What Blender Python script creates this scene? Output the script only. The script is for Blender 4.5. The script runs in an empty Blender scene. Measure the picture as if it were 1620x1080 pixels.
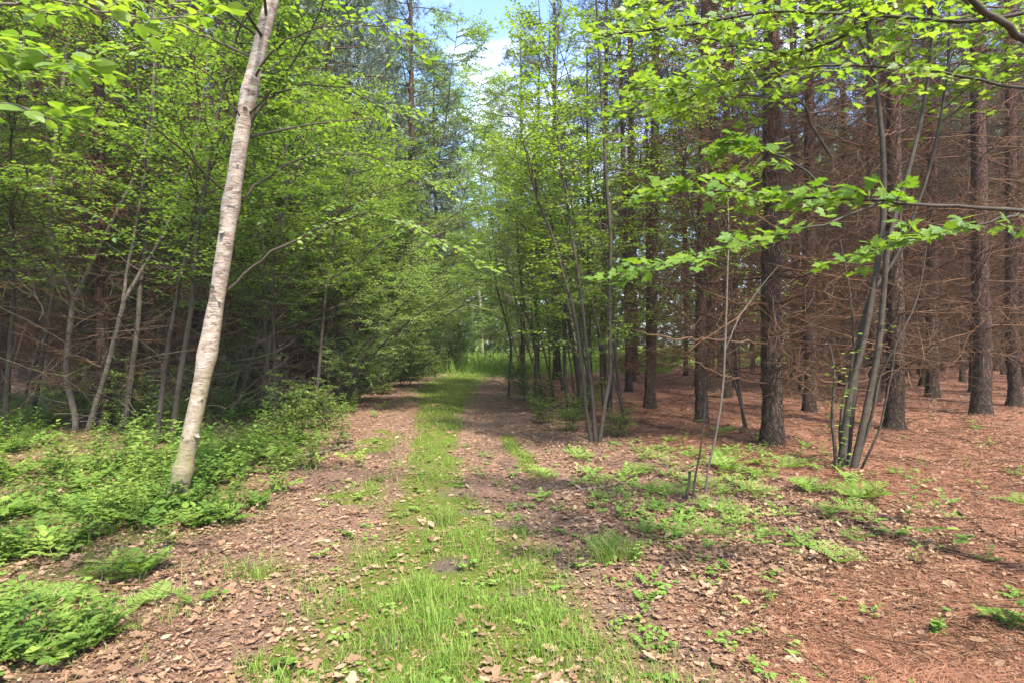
import bpy, math
import numpy as np
from mathutils import Vector

SC = bpy.context.scene
COL = SC.collection
R = np.random.default_rng(20240611)
F = 900.0          # focal length in photo pixels
CAMZ = 1.4

# ------------------------------------------------------------------ small maths
def nrm(a):
    return a / np.maximum(np.linalg.norm(a, axis=-1, keepdims=True), 1e-9)

def hash2(i, j, s):
    n = (i.astype(np.int64) * 374761393 + j.astype(np.int64) * 668265263 + s * 974634777) & 0xFFFFFFFF
    n = ((n ^ (n >> 13)) * 1274126177) & 0xFFFFFFFF
    return ((n ^ (n >> 16)) & 0xFFFF) / 65535.0

def vn(x, y, sc, s=0):
    x = np.asarray(x, float) / sc; y = np.asarray(y, float) / sc
    i = np.floor(x); j = np.floor(y); u = x - i; v = y - j
    u = u * u * (3 - 2 * u); v = v * v * (3 - 2 * v)
    a = hash2(i, j, s); b = hash2(i + 1, j, s); c = hash2(i, j + 1, s); d = hash2(i + 1, j + 1, s)
    return (a * (1 - u) + b * u) * (1 - v) + (c * (1 - u) + d * u) * v

def fbm(x, y, sc, s=0):
    return .5 * vn(x, y, sc, s) + .3 * vn(x, y, sc * .47, s + 5) + .2 * vn(x, y, sc * .21, s + 9)

def sst(a, b, x):
    t = np.clip((np.asarray(x, float) - a) / (b - a), 0, 1)
    return t * t * (3 - 2 * t)

PC_Y = np.array([-30, 2.3, 4.85, 7.9, 12.6, 18, 22, 26, 32, 42, 60, 200.])
PC_X = np.array([0.1, -.12, -.5, -.95, -1.35, -1.7, -1.75, -1.3, .6, 5, 12, 40.])
def pathx(y):
    return np.interp(y, PC_Y, PC_X)

def hgt(x, y):
    x = np.asarray(x, float); y = np.asarray(y, float)
    d = x - pathx(y)
    near = np.exp(-(d / 1.6) ** 2)
    h = (fbm(x, y, 3.1, 3) - .5) * .16 * (1 - .75 * near)
    h += -.035 * np.exp(-((d + .75) / .28) ** 2) - .035 * np.exp(-((d - .65) / .28) ** 2)
    h += .04 * (vn(x, y, .5, 11) - .5) * (1 - .5 * near)
    return h

def G(px, py):
    D = CAMZ * F / (py - 540.0)
    x = (px - 810.0) / F * D
    return np.array([x, D, float(hgt(x, D))])

def PX(px, py, D):
    return np.array([(px - 810.0) / F * D, D, CAMZ + (540.0 - py) / F * D])

# ------------------------------------------------------------------ mesh builder
class MB:
    def __init__(s):
        s.v = []; s.t = []; s.q = []; s.tm = []; s.qm = []; s.tone = []; s.n = 0
    def add(s, v, tris=None, quads=None, tone=None, mat=0):
        v = np.asarray(v, float).reshape(-1, 3)
        if tris is not None and len(tris):
            s.t.append(np.asarray(tris) + s.n); s.tm.append(np.full(len(tris), mat))
        if quads is not None and len(quads):
            s.q.append(np.asarray(quads) + s.n); s.qm.append(np.full(len(quads), mat))
        s.v.append(v)
        s.tone.append(np.full(len(v), .5) if tone is None else np.asarray(tone, float).reshape(-1))
        s.n += len(v)
    def build(s, name, mats, parent=None, origin=(0, 0, 0), smooth=True, attrs=None):
        me = bpy.data.meshes.new(name)
        v = np.concatenate(s.v) - np.asarray(origin, float)
        t = np.concatenate(s.t).astype(np.int32) if s.t else np.zeros((0, 3), np.int32)
        q = np.concatenate(s.q).astype(np.int32) if s.q else np.zeros((0, 4), np.int32)
        me.vertices.add(len(v)); me.vertices.foreach_set('co', v.astype(np.float32).ravel())
        loops = np.concatenate([t.ravel(), q.ravel()])
        me.loops.add(len(loops)); me.loops.foreach_set('vertex_index', loops)
        starts = np.concatenate([np.arange(len(t)) * 3, len(t) * 3 + np.arange(len(q)) * 4]).astype(np.int32)
        me.polygons.add(len(starts)); me.polygons.foreach_set('loop_start', starts)
        mi = np.concatenate([np.concatenate(s.tm) if s.tm else np.zeros(0), np.concatenate(s.qm) if s.qm else np.zeros(0)]).astype(np.int32)
        if not isinstance(mats, (list, tuple)): mats = [mats]
        for m in mats: me.materials.append(m)
        me.polygons.foreach_set('material_index', mi)
        me.polygons.foreach_set('use_smooth', np.full(len(starts), smooth))
        a = me.attributes.new('tone', 'FLOAT', 'POINT')
        a.data.foreach_set('value', np.concatenate(s.tone).astype(np.float32))
        for k, arr in (attrs or {}).items():
            b = me.attributes.new(k, 'FLOAT', 'POINT'); b.data.foreach_set('value', np.asarray(arr, np.float32))
        me.update(calc_edges=True)
        o = bpy.data.objects.new(name, me); COL.objects.link(o)
        if parent: o.parent = parent
        return o

def thing(name, label, cat, loc, group=None, rz=0.0, sc=1.0):
    o = bpy.data.objects.new(name, None); COL.objects.link(o)
    o.empty_display_size = .2
    o.location = [float(c) for c in loc]; o.rotation_euler = (0, 0, rz); o.scale = (sc, sc, sc)
    tag(o, label, cat, group)
    return o

def tag(o, label=None, cat=None, group=None, kind=None):
    if label: o['label'] = label
    if cat: o['category'] = cat
    if group: o['group'] = group
    if kind: o['kind'] = kind
    return o

def dup(root, loc, rz=0.0, sc=1.0, label=None, group=None, tilt=(0, 0)):
    r = root.copy(); COL.objects.link(r)
    r.location = [float(c) for c in loc]; r.rotation_euler = (tilt[0], tilt[1], rz)
    r.scale = (sc, sc, sc) if np.isscalar(sc) else sc
    if label: r['label'] = label
    if group: r['group'] = group
    for ch in KIDS.get(root.name, []):
        c = ch.copy(); COL.objects.link(c); c.parent = r
    return r
KIDS = {}
def proto(root, kids):
    KIDS[root.name] = kids
    return root

# ------------------------------------------------------------------ geometry generators
def grow(S, Dr, L, n, wob=.1, trop=0.0, rng=R):
    S = np.asarray(S, float).reshape(-1, 3); m = len(S)
    P = np.zeros((m, n, 3)); P[:, 0] = S; d = nrm(np.broadcast_to(np.asarray(Dr, float), (m, 3)).copy())
    st = (np.broadcast_to(np.asarray(L, float), (m,)) / (n - 1))[:, None]
    for i in range(1, n):
        d = d + rng.normal(0, wob, (m, 3)); d[:, 2] += trop; d = nrm(d)
        P[:, i] = P[:, i - 1] + d * st
    return P

def tubes(mb, P, Rd, k=5, mat=0, tone=None, lump=0.0):
    P = np.asarray(P, float); Rd = np.asarray(Rd, float)
    m, n, _ = P.shape
    T = nrm(np.gradient(P, axis=1))
    mt = np.abs(nrm(T.mean(1)))
    ref = np.where((mt[:, 2:3] < .75), np.array([[0, 0, 1.]]), np.array([[1., 0, 0]]))[:, None, :]
    U = nrm(np.cross(np.broadcast_to(ref, T.shape), T)); V = np.cross(T, U)
    a = 2 * np.pi * np.arange(k) / k
    rr = np.broadcast_to(Rd[:, :, None], (m, n, k)).copy()
    if lump: rr *= 1 + R.normal(0, lump, rr.shape)
    vv = P[:, :, None, :] + rr[..., None] * (np.cos(a)[None, None, :, None] * U[:, :, None, :] + np.sin(a)[None, None, :, None] * V[:, :, None, :])
    i = np.arange(m)[:, None, None] * n * k; j = np.arange(n - 1)[None, :, None] * k; s = np.arange(k)[None, None, :]; s2 = (s + 1) % k
    q = np.stack([i + j + s, i + j + s2, i + j + k + s2, i + j + k + s], -1).reshape(-1, 4)
    tn = R.random(m) if tone is None else np.full(m, tone)
    mb.add(vv.reshape(-1, 3), quads=q, tone=np.repeat(tn, n * k), mat=mat)

def taper(m, n, r0, r1, p=1.0):
    t = np.linspace(0, 1, n)[None, :] ** p
    r0 = np.broadcast_to(np.asarray(r0, float), (m,))[:, None]; r1 = np.broadcast_to(np.asarray(r1, float), (m,))[:, None]
    return r0 * (1 - t) + r1 * t

def along(P, t):
    m, n, _ = P.shape
    f = np.clip(t, 0, .9999) * (n - 1); i = f.astype(int); u = (f - i)[..., None]
    mm = np.arange(m)[:, None]
    A = P[mm, i]; B = P[mm, i + 1]
    return A * (1 - u) + B * u, nrm(B - A)

def spline(C, n):
    C = np.asarray(C, float); m = len(C)
    E = np.vstack([2 * C[0] - C[1], C, 2 * C[-1] - C[-2]])
    t = np.linspace(0, m - 1, n); i = np.minimum(t.astype(int), m - 2); u = (t - i)[:, None]
    p0, p1, p2, p3 = E[i], E[i + 1], E[i + 2], E[i + 3]
    return .5 * (2 * p1 + (p2 - p0) * u + (2 * p0 - 5 * p1 + 4 * p2 - p3) * u ** 2 + (3 * p1 - p0 - 3 * p2 + p3) * u ** 3)

def stem_px(pts, n=30, dz=0):
    """control points (px, py, depth, width in px) -> polyline and radius"""
    C = np.array([np.append(PX(a, b, d), w / 2 / F * d * F / math.hypot(F, a - 810)) for a, b, d, w in pts])
    S = spline(C, n)
    return S[None, :, :3], S[None, :, 3]

LEAF2 = (np.array([[0, 0, 0], [-.33, .42, .07], [0, 1, -.04], [.33, .42, .07]]), np.array([[0, 3, 2], [0, 2, 1]]), None)
LEAF6 = (np.array([[0, 0, 0], [-.27, .22, .06], [-.33, .5, .07], [-.19, .8, .03], [0, 1, -.06], [.19, .8, .03], [.33, .5, .07], [.27, .22, .06], [0, .5, 0]]),
         np.array([[0, 8, 1], [0, 7, 8], [3, 8, 4], [5, 4, 8]]), np.array([[1, 8, 8, 2], [8, 7, 6, 8]])[:0])
LEAF6 = (LEAF6[0], np.array([[0, 8, 1], [1, 8, 2], [2, 8, 3], [3, 8, 4], [4, 8, 5], [5, 8, 6], [6, 8, 7], [7, 8, 0]]), None)
LANCE = (np.array([[0, 0, 0], [-.1, .25, .03], [-.12, .5, .05], [0, 1, -.18], [.12, .5, .05], [.1, .25, .03], [0, .4, .05]]),
         np.array([[0, 6, 1], [1, 6, 2], [2, 6, 3], [3, 6, 4], [4, 6, 5], [5, 6, 0]]), None)
def maple_leaf():
    o = [(0, 0), (.1, .02), (.3, -.1), (.33, .06), (.55, .12), (.46, .24), (.66, .42), (.5, .46), (.52, .62), (.3, .52), (.2, .5), (.26, .72), (.14, .74), (0, 1.02)]
    pts = o + [(-x, y) for x, y in o[-2:0:-1]]
    v = [(x, y, .05 * abs(x) * 2 - .08 * max(0, y - .5) - .16 * max(0, abs(x) - .35)) for x, y in pts] + [(0, .3, -.01)]
    c = len(pts)
    return np.array(v), np.array([(i, c, (i + 1) % c) for i in range(c)])[:, ::-1], None
MAPLE = maple_leaf()
NEEDLE = (np.array([[-.5, 0, 0], [.5, 0, 0], [.5, 1, 0], [-.5, 1, 0.]]), None, np.array([[0, 1, 2, 3]]))

def place(mb, tpl, pos, fwd, up, sc, tone=None, mat=0, wsc=None):
    tv, tt, tq = tpl
    pos = np.asarray(pos, float).reshape(-1, 3); k = len(pos); nv = len(tv)
    y = nrm(np.asarray(fwd, float).reshape(-1, 3)); x = nrm(np.cross(y, np.asarray(up, float).reshape(-1, 3))); z = np.cross(x, y)
    sc = np.broadcast_to(np.asarray(sc, float), (k,)); ws = sc if wsc is None else np.broadcast_to(np.asarray(wsc, float), (k,))
    vv = pos[:, None] + (tv[None, :, 0:1] * ws[:, None, None]) * x[:, None] + (tv[None, :, 1:2] * sc[:, None, None]) * y[:, None] + (tv[None, :, 2:3] * sc[:, None, None]) * z[:, None]
    off = (np.arange(k) * nv)[:, None, None]
    T = (tt[None] + off).reshape(-1, 3) if tt is not None else None
    Q = (tq[None] + off).reshape(-1, 4) if tq is not None else None
    if tone is None: tone = R.random(k)
    mb.add(vv.reshape(-1, 3), T, Q, np.repeat(np.broadcast_to(tone, (k,)), nv), mat)

def up_noise(k, s):
    u = R.normal(0, s, (k, 3)); u[:, 2] += 1
    return nrm(u)

def rnd_h(m):
    a = R.random(m) * 2 * np.pi
    return np.stack([np.cos(a), np.sin(a), np.zeros(m)], -1)

def sprays(wood, leaf, B, nsub, nleaf, sublen, tpl, lsize, t0=.15, droop=-.02, flat=.3, subr=.004, wmat=0, lmat=0, k=3, tonef=None, ub=(0, 0, 0)):
    """sub-twigs and leaves along branch polylines B"""
    m = len(B)
    t = t0 + (1 - t0) * (np.arange(nsub)[None] + R.random((m, nsub))) / nsub
    S, T = along(B, t)
    side = np.where(np.arange(nsub)[None, :, None] % 2, 1., -1.)
    lat = nrm(np.cross(T, np.array([0, 0, 1.])) + 1e-6) * side
    d = nrm(T * .8 + lat * R.uniform(.5, 1.1, (m, nsub, 1)) + R.normal(0, .2, T.shape))
    S = S.reshape(-1, 3); d = d.reshape(-1, 3); d[:, 2] *= .6
    L = (sublen * (1.15 - .6 * t) * R.uniform(.6, 1.3, t.shape)).reshape(-1)
    P = grow(S, d, L, 5, .12, droop)
    tubes(wood, P, taper(len(P), 5, subr, subr * .4), k, wmat)
    M = len(P)
    tl = (np.arange(nleaf)[None] + .3 + .7 * R.random((M, nleaf))) / nleaf
    Q, TT = along(P, tl)
    sd = np.where(np.arange(nleaf)[None, :, None] % 2, 1., -1.)
    lt = nrm(np.cross(TT, np.array([0, 0, 1.])) + 1e-6) * sd
    f = nrm(TT * .6 + lt * .8 + R.normal(0, .25, TT.shape)); f[..., 2] -= .12
    f = f.reshape(-1, 3); Q = Q.reshape(-1, 3) + f * lsize * .15
    kk = len(Q)
    place(leaf, tpl, Q, f, up_noise(kk, flat) + np.array(ub), lsize * R.uniform(.6, 1.2, kk), mat=lmat, tone=None if tonef is None else tonef(kk))

# ------------------------------------------------------------------ materials
def newmat(name):
    m = bpy.data.materials.new(name); m.use_nodes = True
    nt = m.node_tree; nt.nodes.clear()
    return m, nt
def N(nt, t, **kw):
    n = nt.nodes.new(t)
    for k, v in kw.items():
        if k.startswith('i_'): n.inputs[k[2:].replace('_', ' ')].default_value = v
        else: setattr(n, k, v)
    return n
def ramp(nt, stops, fac=None, interp='LINEAR'):
    n = nt.nodes.new('ShaderNodeValToRGB'); n.color_ramp.interpolation = interp
    e = n.color_ramp.elements
    while len(e) < len(stops): e.new(.5)
    for el, (p, c) in zip(e, stops):
        el.position = p; el.color = (*c, 1) if len(c) == 3 else c
    if fac is not None: nt.links.new(fac, n.inputs[0])
    return n
def mix(nt, f, a, b, mode='MIX'):
    n = nt.nodes.new('ShaderNodeMix'); n.data_type = 'RGBA'; n.blend_type = mode
    L = nt.links.new
    for sock, val in ((n.inputs[0], f), (n.inputs[6], a), (n.inputs[7], b)):
        if hasattr(val, 'is_output'): L(val, sock)
        elif isinstance(val, (int, float)): sock.default_value = val
        else: sock.default_value = (*val, 1)
    return n.outputs[2]
def noise(nt, sc, det=4, rough=.6, vec=None, dist=0):
    n = N(nt, 'ShaderNodeTexNoise'); n.inputs['Scale'].default_value = sc; n.inputs['Detail'].default_value = det
    n.inputs['Roughness'].default_value = rough; n.inputs['Distortion'].default_value = dist
    if vec is not None: nt.links.new(vec, n.inputs['Vector'])
    return n.outputs['Fac']
def mathn(nt, op, a, b=0.5, clamp=False):
    n = N(nt, 'ShaderNodeMath', operation=op); n.use_clamp = clamp
    for s, v in ((n.inputs[0], a), (n.inputs[1], b)):
        if hasattr(v, 'is_output'): nt.links.new(v, s)
        else: s.default_value = v
    return n.outputs[0]
def attr(nt, name):
    return N(nt, 'ShaderNodeAttribute', attribute_name=name).outputs['Fac']
def out(nt, sh):
    o = N(nt, 'ShaderNodeOutputMaterial'); nt.links.new(sh, o.inputs['Surface'])
def objvec(nt, scale=(1, 1, 1)):
    tc = N(nt, 'ShaderNodeTexCoord'); mp = N(nt, 'ShaderNodeMapping'); mp.inputs['Scale'].default_value = scale
    nt.links.new(tc.outputs['Object'], mp.inputs['Vector'])
    return mp.outputs['Vector']
def bump(nt, h, st=.5, dist=.02):
    b = N(nt, 'ShaderNodeBump'); b.inputs['Strength'].default_value = st; b.inputs['Distance'].default_value = dist
    nt.links.new(h, b.inputs['Height'])
    return b.outputs['Normal']
def pbsdf(nt, col, rough=.8, spec=.25, normal=None):
    p = N(nt, 'ShaderNodeBsdfPrincipled'); p.inputs['Roughness'].default_value = rough
    p.inputs['Specular IOR Level'].default_value = spec
    if hasattr(col, 'is_output'): nt.links.new(col, p.inputs['Base Color'])
    else: p.inputs['Base Color'].default_value = (*col, 1)
    if normal is not None: nt.links.new(normal, p.inputs['Normal'])
    return p.outputs[0]

def leafmat(name, c0, c1, c2, tr=.5, tcol=(1.7, 1.75, .6), rough=.45, spec=.4):
    m, nt = newmat(name); L = nt.links.new
    t = attr(nt, 'tone')
    oi = N(nt, 'ShaderNodeObjectInfo').outputs['Random']
    f = mathn(nt, 'ADD', mathn(nt, 'MULTIPLY', t, .75), mathn(nt, 'MULTIPLY', oi, .25))
    c = ramp(nt, [(.0, c0), (.5, c1), (1, c2)], f).outputs[0]
    tc = mix(nt, 1.0, c, tcol, 'MULTIPLY')
    a = pbsdf(nt, c, rough, spec)
    b = N(nt, 'ShaderNodeBsdfTranslucent'); L(tc, b.inputs['Color'])
    mx = N(nt, 'ShaderNodeMixShader'); mx.inputs[0].default_value = tr; L(a, mx.inputs[1]); L(b.outputs[0], mx.inputs[2])
    out(nt, mx.outputs[0])
    return m

M = {}
M['leaf'] = leafmat('leaf_green', (.065, .12, .028), (.115, .18, .036), (.18, .24, .045), spec=.45)
M['leaf_far'] = leafmat('leaf_pale_green', (.11, .17, .055), (.16, .23, .078), (.22, .29, .11), tr=.55, spec=.35)  # greens raised above the near leaves to put far-end light into the colour
M['leaf_young'] = leafmat('leaf_yellow_green', (.085, .15, .03), (.135, .205, .036), (.215, .27, .045), spec=.45)
M['leaf_maple'] = leafmat('leaf_maple', (.06, .12, .022), (.095, .17, .024), (.16, .23, .028), tr=.42, spec=.2)
M['herb'] = leafmat('herb_green', (.055, .105, .018), (.11, .18, .028), (.24, .3, .06), tr=.3, rough=.65, spec=.15)
M['fern'] = leafmat('fern_green', (.1, .18, .03), (.15, .24, .045), (.25, .33, .08), tr=.3, rough=.65, spec=.15)
M['grass'] = leafmat('grass_blade', (.09, .15, .02), (.13, .22, .028), (.3, .31, .09), tr=.3, rough=.6, spec=.2)
M['needle_green'] = leafmat('pine_needles', (.07, .105, .055), (.11, .15, .085), (.16, .19, .12), tr=.15, tcol=(1.1, 1.2, .8))
M['litter'] = leafmat('fallen_leaf', (.075, .042, .024), (.22, .13, .075), (.42, .3, .19), tr=.1, tcol=(1.1, .9, .7), rough=.7, spec=.2)
M['straw'] = leafmat('fallen_needle', (.16, .065, .035), (.27, .125, .07), (.4, .23, .14), tr=.05, tcol=(1, .9, .8), rough=.7, spec=.2)

def twigmat(name, c0, c1):
    m, nt = newmat(name)
    t = attr(nt, 'tone')
    c = ramp(nt, [(0, c0), (1, c1)], t).outputs[0]
    n = noise(nt, 60, 3)
    c = mix(nt, mathn(nt, 'MULTIPLY', n, .6), c, tuple(x * .45 for x in c0))
    out(nt, pbsdf(nt, c, .85, .2)); return m
M['dead'] = twigmat('dead_twig', (.045, .023, .012), (.205, .109, .057))
M['twig'] = twigmat('live_twig', (.05, .038, .026), (.13, .1, .07))
M['stick'] = twigmat('fallen_stick', (.12, .085, .06), (.27, .2, .15))

def barkpine():
    m, nt = newmat('pine_bark'); L = nt.links.new
    v = objvec(nt, (1, 1, .28))
    vo = N(nt, 'ShaderNodeTexVoronoi', feature='DISTANCE_TO_EDGE'); vo.inputs['Scale'].default_value = 34
    nn = N(nt, 'ShaderNodeTexNoise'); nn.inputs['Scale'].default_value = 9; nn.inputs['Detail'].default_value = 4; L(v, nn.inputs['Vector'])
    wv = mix(nt, .22, v, nn.outputs['Color']); L(wv, vo.inputs['Vector'])
    e = ramp(nt, [(0, (0, 0, 0)), (.26, (1, 1, 1))], vo.outputs['Distance']).outputs[0]
    n1 = noise(nt, 14, 5, .65, v); n2 = noise(nt, 70, 4, .7, objvec(nt, (1, 1, .5)))
    c = ramp(nt, [(.25, (.045, .029, .02)), (.5, (.1, .064, .043)), (.75, (.2, .14, .1))], n1).outputs[0]
    # redder, flakier bark higher up
    tc = N(nt, 'ShaderNodeTexCoord'); sp = N(nt, 'ShaderNodeSeparateXYZ'); L(tc.outputs['Object'], sp.inputs[0])
    hi = mathn(nt, 'MULTIPLY', sp.outputs['Z'], .16, True)
    c = mix(nt, mathn(nt, 'MULTIPLY', hi, .75), c, mix(nt, n2, (.07, .032, .022), (.23, .115, .078)))
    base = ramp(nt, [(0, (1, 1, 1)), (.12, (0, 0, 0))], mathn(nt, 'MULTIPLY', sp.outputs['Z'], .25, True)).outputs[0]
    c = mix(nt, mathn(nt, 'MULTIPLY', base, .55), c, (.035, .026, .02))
    lich = ramp(nt, [(.56, (0, 0, 0)), (.68, (1, 1, 1))], noise(nt, 5, 5, .7)).outputs[0]
    c = mix(nt, mathn(nt, 'MULTIPLY', lich, .3), c, (.16, .17, .09))
    c = mix(nt, mathn(nt, 'MULTIPLY', mathn(nt, 'SUBTRACT', 1.0, e), .8), c, (.022, .015, .011))
    h = mathn(nt, 'ADD', e, mathn(nt, 'MULTIPLY', n2, .8))
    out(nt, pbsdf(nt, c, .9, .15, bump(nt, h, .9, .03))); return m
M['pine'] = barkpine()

def barkbirch():
    m, nt = newmat('birch_bark'); L = nt.links.new
    tc = N(nt, 'ShaderNodeTexCoord'); sp = N(nt, 'ShaderNodeSeparateXYZ'); L(tc.outputs['Object'], sp.inputs[0])
    v = objvec(nt, (1, 1, 3)); v2 = objvec(nt, (1.2, 1.2, 9))
    n1 = noise(nt, 9, 7, .72, v, .6); n2 = noise(nt, 11, 6, .75, v2); n3 = noise(nt, 1.6, 5, .65); n4 = noise(nt, 4, 5, .7)
    c = ramp(nt, [(.3, (.13, .085, .057)), (.43, (.26, .19, .14)), (.6, (.4, .33, .27)), (.8, (.52, .47, .42))], n1).outputs[0]
    tan = ramp(nt, [(.42, (0, 0, 0)), (.56, (1, 1, 1))], n3).outputs[0]
    c = mix(nt, mathn(nt, 'MULTIPLY', tan, .7), c, (.2, .13, .08))
    lent = ramp(nt, [(.55, (0, 0, 0)), (.6, (1, 1, 1))], n2).outputs[0]
    c = mix(nt, mathn(nt, 'MULTIPLY', lent, .9), c, (.075, .05, .035))
    scar = ramp(nt, [(.57, (0, 0, 0)), (.64, (1, 1, 1))], noise(nt, 6.5, 7, .8, objvec(nt, (1, 1, 1.6)))).outputs[0]
    c = mix(nt, mathn(nt, 'MULTIPLY', scar, .85), c, (.07, .045, .03))
    # moss on the damp side near the foot
    low = ramp(nt, [(.0, (1, 1, 1)), (1, (0, 0, 0))], mathn(nt, 'MULTIPLY', sp.outputs['Z'], .42, True)).outputs[0]
    xs = mathn(nt, 'ADD', mathn(nt, 'MULTIPLY', sp.outputs['X'], 1.5), .6, True)
    mo = mathn(nt, 'MULTIPLY', mathn(nt, 'ADD', low, .15, True), ramp(nt, [(.45, (0, 0, 0)), (.6, (1, 1, 1))], n4).outputs[0])
    c = mix(nt, mathn(nt, 'MULTIPLY', mo, .75), c, (.2, .19, .07))
    foot = ramp(nt, [(0, (1, 1, 1)), (.14, (0, 0, 0))], mathn(nt, 'MULTIPLY', sp.outputs['Z'], .42, True)).outputs[0]
    c = mix(nt, mathn(nt, 'MULTIPLY', foot, .8), c, (.12, .085, .055))
    h = mathn(nt, 'SUBTRACT', mathn(nt, 'MULTIPLY', n1, .6), mathn(nt, 'ADD', lent, scar))
    out(nt, pbsdf(nt, c, .6, .3, bump(nt, h, .5, .012))); return m
M['birch'] = barkbirch()

def barkgrey(name, a, b, moss):
    m, nt = newmat(name)
    v = objvec(nt, (1, 1, 3.5)); n1 = noise(nt, 7, 5, .65, v); n2 = noise(nt, 5, 5, .7); n3 = noise(nt, 40, 4, .7, objvec(nt, (1, 1, .4)))
    c = ramp(nt, [(.3, a), (.7, b)], n1).outputs[0]
    c = mix(nt, mathn(nt, 'MULTIPLY', ramp(nt, [(.5, (0, 0, 0)), (.65, (1, 1, 1))], n2).outputs[0], .5), c, moss)
    c = mix(nt, mathn(nt, 'MULTIPLY', n3, .5), c, tuple(x * .4 for x in a))
    out(nt, pbsdf(nt, c, .8, .25, bump(nt, n3, .5, .008))); return m
M['grey'] = barkgrey('grey_bark', (.1, .08, .058), (.2, .165, .12), (.14, .125, .07))
M['dark'] = barkgrey('dark_bark', (.035, .027, .02), (.085, .065, .046), (.075, .075, .035))
M['pale'] = barkgrey('pale_bark', (.16, .13, .105), (.34, .3, .25), (.27, .24, .15))

def groundmat():
    m, nt = newmat('forest_floor'); L = nt.links.new
    g, nd, so, md = attr(nt, 'green'), attr(nt, 'needle'), attr(nt, 'soil'), attr(nt, 'meadow')
    v = objvec(nt)
    a = noise(nt, 55, 8, .72, v); b = noise(nt, 7, 6, .65, v); c = noise(nt, 150, 5, .7, v)
    lit = ramp(nt, [(.28, (.035, .022, .016)), (.45, (.14, .08, .055)), (.58, (.24, .145, .1)), (.75, (.42, .3, .22))], a).outputs[0]
    lit = mix(nt, mathn(nt, 'MULTIPLY', b, .55), lit, mix(nt, c, (.1, .055, .035), (.32, .21, .15)))
    # needle mat: long fibres
    w = N(nt, 'ShaderNodeTexNoise'); w.inputs['Scale'].default_value = 3; w.inputs['Detail'].default_value = 3; L(v, w.inputs['Vector'])
    wv = mix(nt, .35, v, w.outputs['Color'])
    mp = N(nt, 'ShaderNodeMapping'); mp.inputs['Scale'].default_value = (14, 90, 30); L(wv, mp.inputs['Vector'])
    fb = noise(nt, 2.2, 6, .7, mp.outputs[0])
    ned = ramp(nt, [(.28, (.06, .026, .017)), (.5, (.2, .088, .053)), (.72, (.36, .19, .125))], fb).outputs[0]
    ned = mix(nt, ramp(nt, [(.5, (0, 0, 0)), (.7, (.7, .7, .7))], b).outputs[0], ned, (.12, .05, .03))
    big = noise(nt, 1.4, 5, .65, v)
    ned = mix(nt, ramp(nt, [(.48, (0, 0, 0)), (.66, (.75, .75, .75))], big).outputs[0], ned, (.095, .05, .033))
    soil = ramp(nt, [(.3, (.045, .031, .023)), (.52, (.12, .085, .063)), (.72, (.24, .17, .125))], a).outputs[0]
    moss = ramp(nt, [(.3, (.05, .075, .012)), (.55, (.11, .14, .02)), (.8, (.2, .2, .05))], a).outputs[0]
    col = mix(nt, nd, lit, ned)
    def thr(x, amt=.6):
        s = mathn(nt, 'ADD', x, mathn(nt, 'MULTIPLY', mathn(nt, 'SUBTRACT', a, .5), amt * 2))
        return ramp(nt, [(.38, (0, 0, 0)), (.62, (1, 1, 1))], s).outputs[0]
    col = mix(nt, thr(g), col, moss)
    col = mix(nt, thr(so), col, soil)
    mead = ramp(nt, [(.3, (.1, .17, .02)), (.7, (.24, .29, .05))], b).outputs[0]
    col = mix(nt, md, col, mead)
    h = mathn(nt, 'ADD', a, mathn(nt, 'ADD', mathn(nt, 'MULTIPLY', fb, .5), mathn(nt, 'MULTIPLY', c, .4)))
    out(nt, pbsdf(nt, col, .92, .12, bump(nt, h, .8, .03))); return m
M['ground'] = groundmat()

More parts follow.
